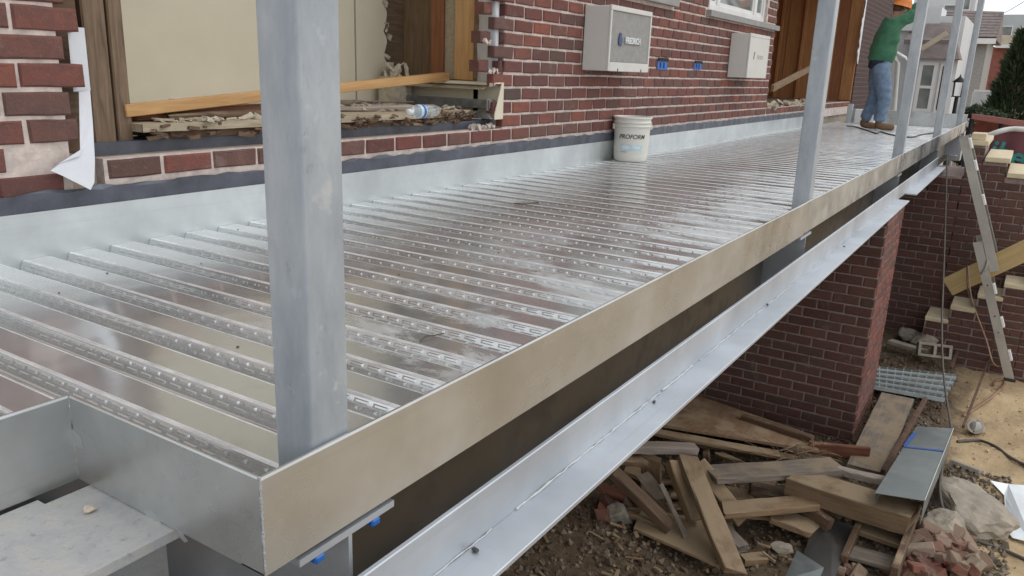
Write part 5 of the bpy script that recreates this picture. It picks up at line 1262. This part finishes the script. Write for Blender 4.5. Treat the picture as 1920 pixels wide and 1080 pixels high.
lumber('fallen_gutter', 'bent pale gutter hanging under the porch roof', pix(1728, 92, 0, 20.1), pix(1776, 62, 0, 20.1), .12, .1, 'cornice', 0, 'gutter')
# downspouts and trim at the end of the brick house
for (p0_, p1_, r_, lb) in ((1684, 1676, .05, 'white corner board at the end of the brick house'), (1704, 1697, .035, 'white downspout beside the corner board')):
    m = MB(); a = pix(p0_, 118, 0, 19.4); b = pix(p1_, 212, 0, 19.4); m.tube([a+Vector((.0, .30, .22)), a+Vector((0, .08, .10)), a+Vector((0, .01, .0)), b], r_, 10); tag(m.obj('downspout', 'trim'), lb, 'downspout')
# far houses facing down the street
fh = thing('far_house', 'far grey house with a long brown shingle roof and white eave', 'house', (40, 0, GZ)); fb = Vector((40, 0, GZ))
e0, e1 = pix(1745, 74, 0, 40), pix(1868, 74, 0, 40); r0, r1 = pix(1745, 22, 0, 43), pix(1882, 26, 0, 43)
m = MB(); m.add([e0, e1, r1, r0, e0+Vector((6, 0, 0)), e1+Vector((6, 0, 0))], [(0, 1, 2, 3), (3, 2, 5, 4), (1, 5, 2), (0, 3, 4), (0, 4, 5, 1)]); W(m, 'roof', 'shingle', fh, fb)
for i in range(9):
    t = (i+.5)/9; a, b = e0.lerp(r0, t), e1.lerp(r1, t); m = MB(); m.add([a+Vector((-.06, 0, .05)), b+Vector((-.06, 0, .05)), b+Vector((.1, 0, .16)), a+Vector((.1, 0, .16)), a+Vector((.1, 0, -.02)), b+Vector((.1, 0, -.02))], [(0, 1, 2, 3), (0, 4, 5, 1), (3, 2, 5, 4)]); W(m, 'shingle_course', 'shingle', fh, fb)
m = MB(); m.box(40.4, 45.8, e1.y+.3, e0.y-.3, GZ-.3, e0.z-.02); W(m, 'wall', 'stone', fh, fb)
m = MB(); m.box(39.85, 40.0, e1.y, e0.y, e0.z-.16, e0.z+.06); W(m, 'gutter', 'trim', fh, fb)
far_window(40.39, 1800, 1815, 110, 150, fh, fb)
bh = thing('brick_block', 'plain red brick building with a sand coloured cornice', 'building', (48, -2, GZ)); bb = Vector((48, -2, GZ))
m = MB(); facebox(m, 48, 1826, 1925, 88, 205, 8); W(m, 'wall', 'redwall', bh, bb)
m = MB(); l_ = facebox(m, 47.7, 1868, 1928, 66, 90, 8); W(m, 'cornice', 'cornice', bh, bb)
m = MB(); facebox(m, 47.6, 1866, 1928, 84, 90, .1); W(m, 'cornice_moulding', 'trim', bh, bb)
far_window(47.95, 1838, 1848, 92, 120, bh, bb, 0)
gb = thing('grey_block', 'pale grey flat roofed building on the skyline', 'building', (62, -3, GZ)); gbb = Vector((62, -3, GZ))
m = MB(); facebox(m, 62, 1872, 1990, 27, 120, 10); W(m, 'wall', 'greywall', gb, gbb)
far_window(61.95, 1876, 1899, 48, 68, gb, gbb, 0); far_window(61.95, 1912, 1925, 50, 68, gb, gbb, 0)
tb = thing('tall_house', 'tall white house behind the brown shingle roof', 'house', (56, 4, GZ)); tbb = Vector((56, 4, GZ))
m = MB(); facebox(m, 56, 1716, 1832, -80, 60, 8); W(m, 'wall', 'siding', tb, tbb); far_window(55.95, 1768, 1792, 8, 30, tb, tbb, 0); far_window(55.95, 1806, 1822, -20, 20, tb, tbb, 0)
# conifer
def conifer(label, base, top, rad_):
    t = thing('conifer_tree', label, 'tree', base); H = top.z-base.z; rg = random.Random(4)
    MB().tube([(0, 0, 0), (0, 0, H*.5), (0, 0, H*.95)], [.12, .08, .02], 8).obj('trunk', 'bark', t)
    m = MB()
    for i in range(9000):
        z = rg.random()**1.35; rr = rad_*(1-z)**.9*(.55+.45*rg.random()**.5)*(1+.14*math.sin(z*40+rg.random())); a_ = rg.random()*6.283
        rr *= 1+.18*math.sin(3*a_+z*9)
        c = Vector((rr*math.cos(a_), rr*math.sin(a_), H*(.06+.94*z))); s = rg.uniform(.05, .12)
        d = Vector((math.cos(a_), math.sin(a_), rg.uniform(.3, 1.6))).normalized(); u = d.cross(Vector((rg.gauss(0, 1), rg.gauss(0, 1), rg.gauss(0, 1)))).normalized()
        m.add([c-u*s*.35, c+u*s*.35, c+d*s*2.2], [(0, 1, 2)])
    m.obj('crown', 'needle', t); return t
cb = pix(1893, 200, 0, 24); conifer('dark green conical conifer in front of the red brick building', Vector((cb.x, cb.y, GZ)), pix(1908, 62, 0, 24), 1.0)
def shrub(label, c, r, h, n, seed):
    t = thing('shrub', label, 'shrub', Vector((c.x, c.y, GZ))); rg = random.Random(seed); z0 = c.z-GZ
    m = MB()
    for i in range(5): a_ = i*1.25; m.tube([(0, 0, 0), (.15*math.cos(a_), .15*math.sin(a_), z0*.6), (r*.5*math.cos(a_), r*.5*math.sin(a_), z0)], [.03, .022, .01], 5)
    m.obj('stem', 'bark', t); m = MB()
    for i in range(n):
        d = Vector((rg.gauss(0, 1), rg.gauss(0, 1), rg.gauss(0, 1))).normalized()*(rg.random()**.4); d *= 1+.25*math.sin(5*d.x+3*d.y)
        c_ = Vector((d.x*r, d.y*r, z0+d.z*h)); s = rg.uniform(.03, .07); u = Vector((rg.gauss(0, 1), rg.gauss(0, 1), rg.gauss(0, 1))).normalized(); w = u.cross(Vector((rg.gauss(0, 1), rg.gauss(0, 1), 1))).normalized()
        m.add([c_-u*s, c_+w*s*.6, c_+u*s, c_-w*s*.6], [(0, 1, 2, 3)])
    m.obj('leaves', 'leaf', t)
shrub('leafy green shrub beside the white railing', pix(1838, 212, 0, 23), .32, .18, 1300, 2); shrub('low green shrub at the foot of the conifer', pix(1866, 220, 0, 22.5), .28, .14, 900, 3)
# white railing
rl = thing('railing', 'white picket railing behind the shrubs', 'railing', (26, 0, GZ)); a, b = pix(1826, 172, 0, 26), pix(1868, 172, 0, 26); c = pix(1840, 205, 0, 26)
for i in range(14):
    y = a.y+(b.y-a.y)*i/13; MB().box(-.02, .02, y-.025, y+.025, 0, a.z-GZ).obj('picket', 'trim', rl)
MB().box(-.03, .03, b.y, a.y, a.z-GZ+.001, a.z-GZ+.06).obj('rail', 'trim', rl)
# wall lantern post
lp = thing('lantern', 'black iron lantern on a post between the far posts', 'lamp', (18, pix(1796, 170, 0, 18).y, GZ)); lz = pix(1796, 180, 0, 18).z-GZ
MB().tube([(0, 0, 0), (0, 0, lz)], .035, 8).obj('pole', 'iron', lp)
for dx, dy in ((-.07, -.07), (-.07, .07), (.07, -.07), (.07, .07)): MB().tube([(dx, dy, lz), (dx*1.1, dy*1.1, lz+.26)], .012, 5).obj('cage_bar', 'iron', lp)
MB().lathe([(0, .42), (.02, .36), (.12, .27), (.12, .255), (0, .255)], (0, 0, lz), 8).obj('cap', 'iron', lp); MB().box(-.09, .09, -.09, .09, lz-.02, lz-.001).obj('tray', 'iron', lp)
# faded red canopy and the dark bay beneath
cn = thing('red_canopy', 'faded red canopy edge behind the maroon banner', 'canopy', (17, 0, GZ)); a, b = pix(1822, 213, 0, 17), pix(1935, 229, 0, 17); a2, b2 = pix(1822, 223, 0, 17), pix(1935, 241, 0, 17)
o0 = Vector((17, 0, GZ)); m = MB(); m.add([v-o0 for v in (a, b, b2, a2)]+[v-o0+Vector((.05, 0, 0)) for v in (a, b, b2, a2)], [(0, 1, 2, 3), (7, 6, 5, 4), (0, 4, 5, 1), (2, 6, 7, 3), (1, 5, 6, 2), (0, 3, 7, 4)]); m.obj('fascia', 'awning', cn)
m = MB(); m.add([a-o0, b-o0, b-o0+Vector((1.6, 0, -.05)), a-o0+Vector((1.6, 0, -.05)), a2-o0+Vector((.06, 0, 0)), b2-o0+Vector((.06, 0, 0)), b2-o0+Vector((1.6, 0, -.05)), a2-o0+Vector((1.6, 0, -.05))], [(0, 1, 2, 3), (4, 7, 6, 5), (2, 6, 7, 3)]); m.obj('top', 'awning', cn)
for q in (a2, a2.lerp(b2, .5), b2): MB().tube([(.1, q.y, 0), (.1, q.y, q.z-GZ)], .04, 8).obj('post', 'iron', cn)
MB().box(1.7, 1.75, b.y, a.y, 0, a2.z-GZ-.06).obj('back_wall', 'redwall', cn)
# maroon banner with teal letters
bn = thing('maroon_banner', 'maroon banner with teal letters behind the stone treads', 'banner', (12.5, 0, GZ)); o0 = Vector((12.5, 0, GZ))
n = 16; vs = []
for i in range(n+1):
    px_ = 1836+(1990-1836)*i/n; py_ = 262-20*math.sin(min(1, i/7)*PI2)+max(0, i-7)*.4
    t = pix(px_, py_, 0, 12.5)-o0; vs += [t+Vector((.02*math.sin(i*1.3), 0, 0)), Vector((t.x+.02*math.sin(i*1.3+.6), t.y, .25))]
m = MB(); m.add(vs, [(2*i, 2*i+2, 2*i+3, 2*i+1) for i in range(n)], True); m.add([v+Vector((.006, 0, 0)) for v in vs], [(2*i, 2*i+2, 2*i+3, 2*i+1) for i in range(n)], True); m.obj('cloth', 'maroon', bn)
MB().tube([vs[2*i] for i in range(n+1)], .035, 8).obj('top_rail', 'trim', bn)
for i in (0, 8, 16): MB().tube([Vector((.05, vs[2*i].y, 0)), Vector((.05, vs[2*i].y, vs[2*i].z))], .03, 8).obj('pole', 'iron', bn)
me = text_mesh('Libert', .36, .006, 0, True); lc = (pix(1896, 292, 0, 12.45)-o0)
o = link('lettering', me, 'teal', bn, lc+Vector((-.03, 0, 0)), None); o.rotation_euler = Matrix(((0, 0, -1), (-1, 0, 0), (0, 1, 0))).to_euler(); o.rotation_euler.rotate_axis('Z', rad(-14))
# overhead wire
tag(MB().tube([pix(1865, 34, 0, 45), pix(1895, 18, 0, 38), pix(1935, -6, 0, 30), pix(1990, -40, 0, 24)], .012, 5).obj('overhead_wire', 'iron'), 'thin overhead wire crossing the white sky', 'wire')
# ================================================================== last small details
rg = random.Random(77); m = MB()
for i in range(90):      # grit blown over the deck
    x, y = rg.uniform(.7, 12), rg.uniform(.85, 2.6)
    ph_ = ((x-X0) % PIT_)
    if not .02 < ph_ < .098: continue
    r = rg.uniform(.0008, .0025); m.box(x-r, x+r, y-r*.8, y+r*.8, .0002, .0002+r, 0, None, r*.25)
o = m.obj('deck_grit', 'ink'); o['kind'] = 'stuff'; o['label'] = 'fine dark grit scattered on the steel deck'
m = MB()
for i in range(15):       # fasteners along the supports
    for k in range(6):
        for y in (.83, 1.75, 2.64):
            x = X0+(i*6+k)*PIT_+.134; m.lathe([(.0001, .006), (.005, .006), (.006, .004), (.006, .0005), (.011, .0004), (.011, .0001)], (x, y, -.0378), 8)
o = m.obj('deck_fasteners', 'channel', deck, (-X0, 0, 0)); o['kind'] = 'stuff'
m = MB()
for i in range(1, 15):    # side laps between the sheets
    x = X0+i*6*PIT_; m.prism([(x-.010, -.0376), (x-.010, -.0355), (x-.0075, -.0350), (x-.0075, -.0376)], 'y', YS+.002, 2.68)
m.obj('side_lap', 'deck', deck, (-X0, 0, 0))
m = MB()
for i in range(90):      # splintered scraps through the lumber heap
    p = Q(rg.uniform(60, 1000), rg.uniform(330, 800), rg.uniform(-2.1, -1.98)); l_ = rg.uniform(.02, .11)
    mt = Matrix.Translation((p.x, p.y, gh(p.x, p.y)+rg.uniform(.005, .05))) @ Euler((rg.uniform(-.5, .5), rg.uniform(-.5, .5), rg.random()*6)).to_matrix().to_4x4()
    m.box(-l_/2, l_/2, -rg.uniform(.004, .014), rg.uniform(.004, .014), -.004, .004, 0, mt, .003)
o = m.obj('wood_scraps', 'wood_tan'); o['kind'] = 'stuff'; o['label'] = 'splintered wood scraps strewn through the lumber heap'

def smear(pts, plane_ax, val, parent_off, label):
    vs = [pix(*p, plane_ax, val) for p in pts]; sheet('zinc_paint_smear', label, vs, 'flash', 'paint smear', off=Vector((.0004, 0, 0)) if plane_ax == 0 else Vector((0, .0004, 0)))
smear([(122, 758), (131, 775), (133, 800), (150, 818), (156, 842), (143, 836), (136, 842), (129, 812), (126, 780)], 0, .6312, 0, 'silvery zinc paint smear at the inner corner of the edge strip')
smear([(270, 958), (283, 955), (296, 972), (304, 985), (288, 990), (276, 975)], 0, .6312, 0, 'silvery paint dab low on the near end strip')
smear([(330, 990), (340, 998), (352, 1015), (346, 1018), (335, 1005)], 0, .6312, 0, 'small silvery paint streak near the bottom corner of the end strip')

rg = random.Random(91)
for i in range(22):      # boards buried deeper in the heap
    p = Q(rg.uniform(120, 1050), rg.uniform(330, 640), -2.06); an = rg.uniform(-.5, 2.6); l_ = rg.uniform(.18, .5); z_ = gh(p.x, p.y)+rg.uniform(.01, .10)
    d_ = Vector((math.cos(an), math.sin(an), rg.uniform(-.12, .12)))*l_/2; c_ = Vector((p.x, p.y, z_))
    lumber('scrap_plank', 'dark scrap board buried deep in the lumber heap', c_-d_, c_+d_, rg.choice((.05, .09, .12)), rg.choice((.02, .035)), rg.choice(('wood_dark', 'wood_dark', 'wood_dusty', 'wood_tan')), rg.uniform(-.4, .4), 'plank', 'buried scrap boards', rough=.03, jit=.003)
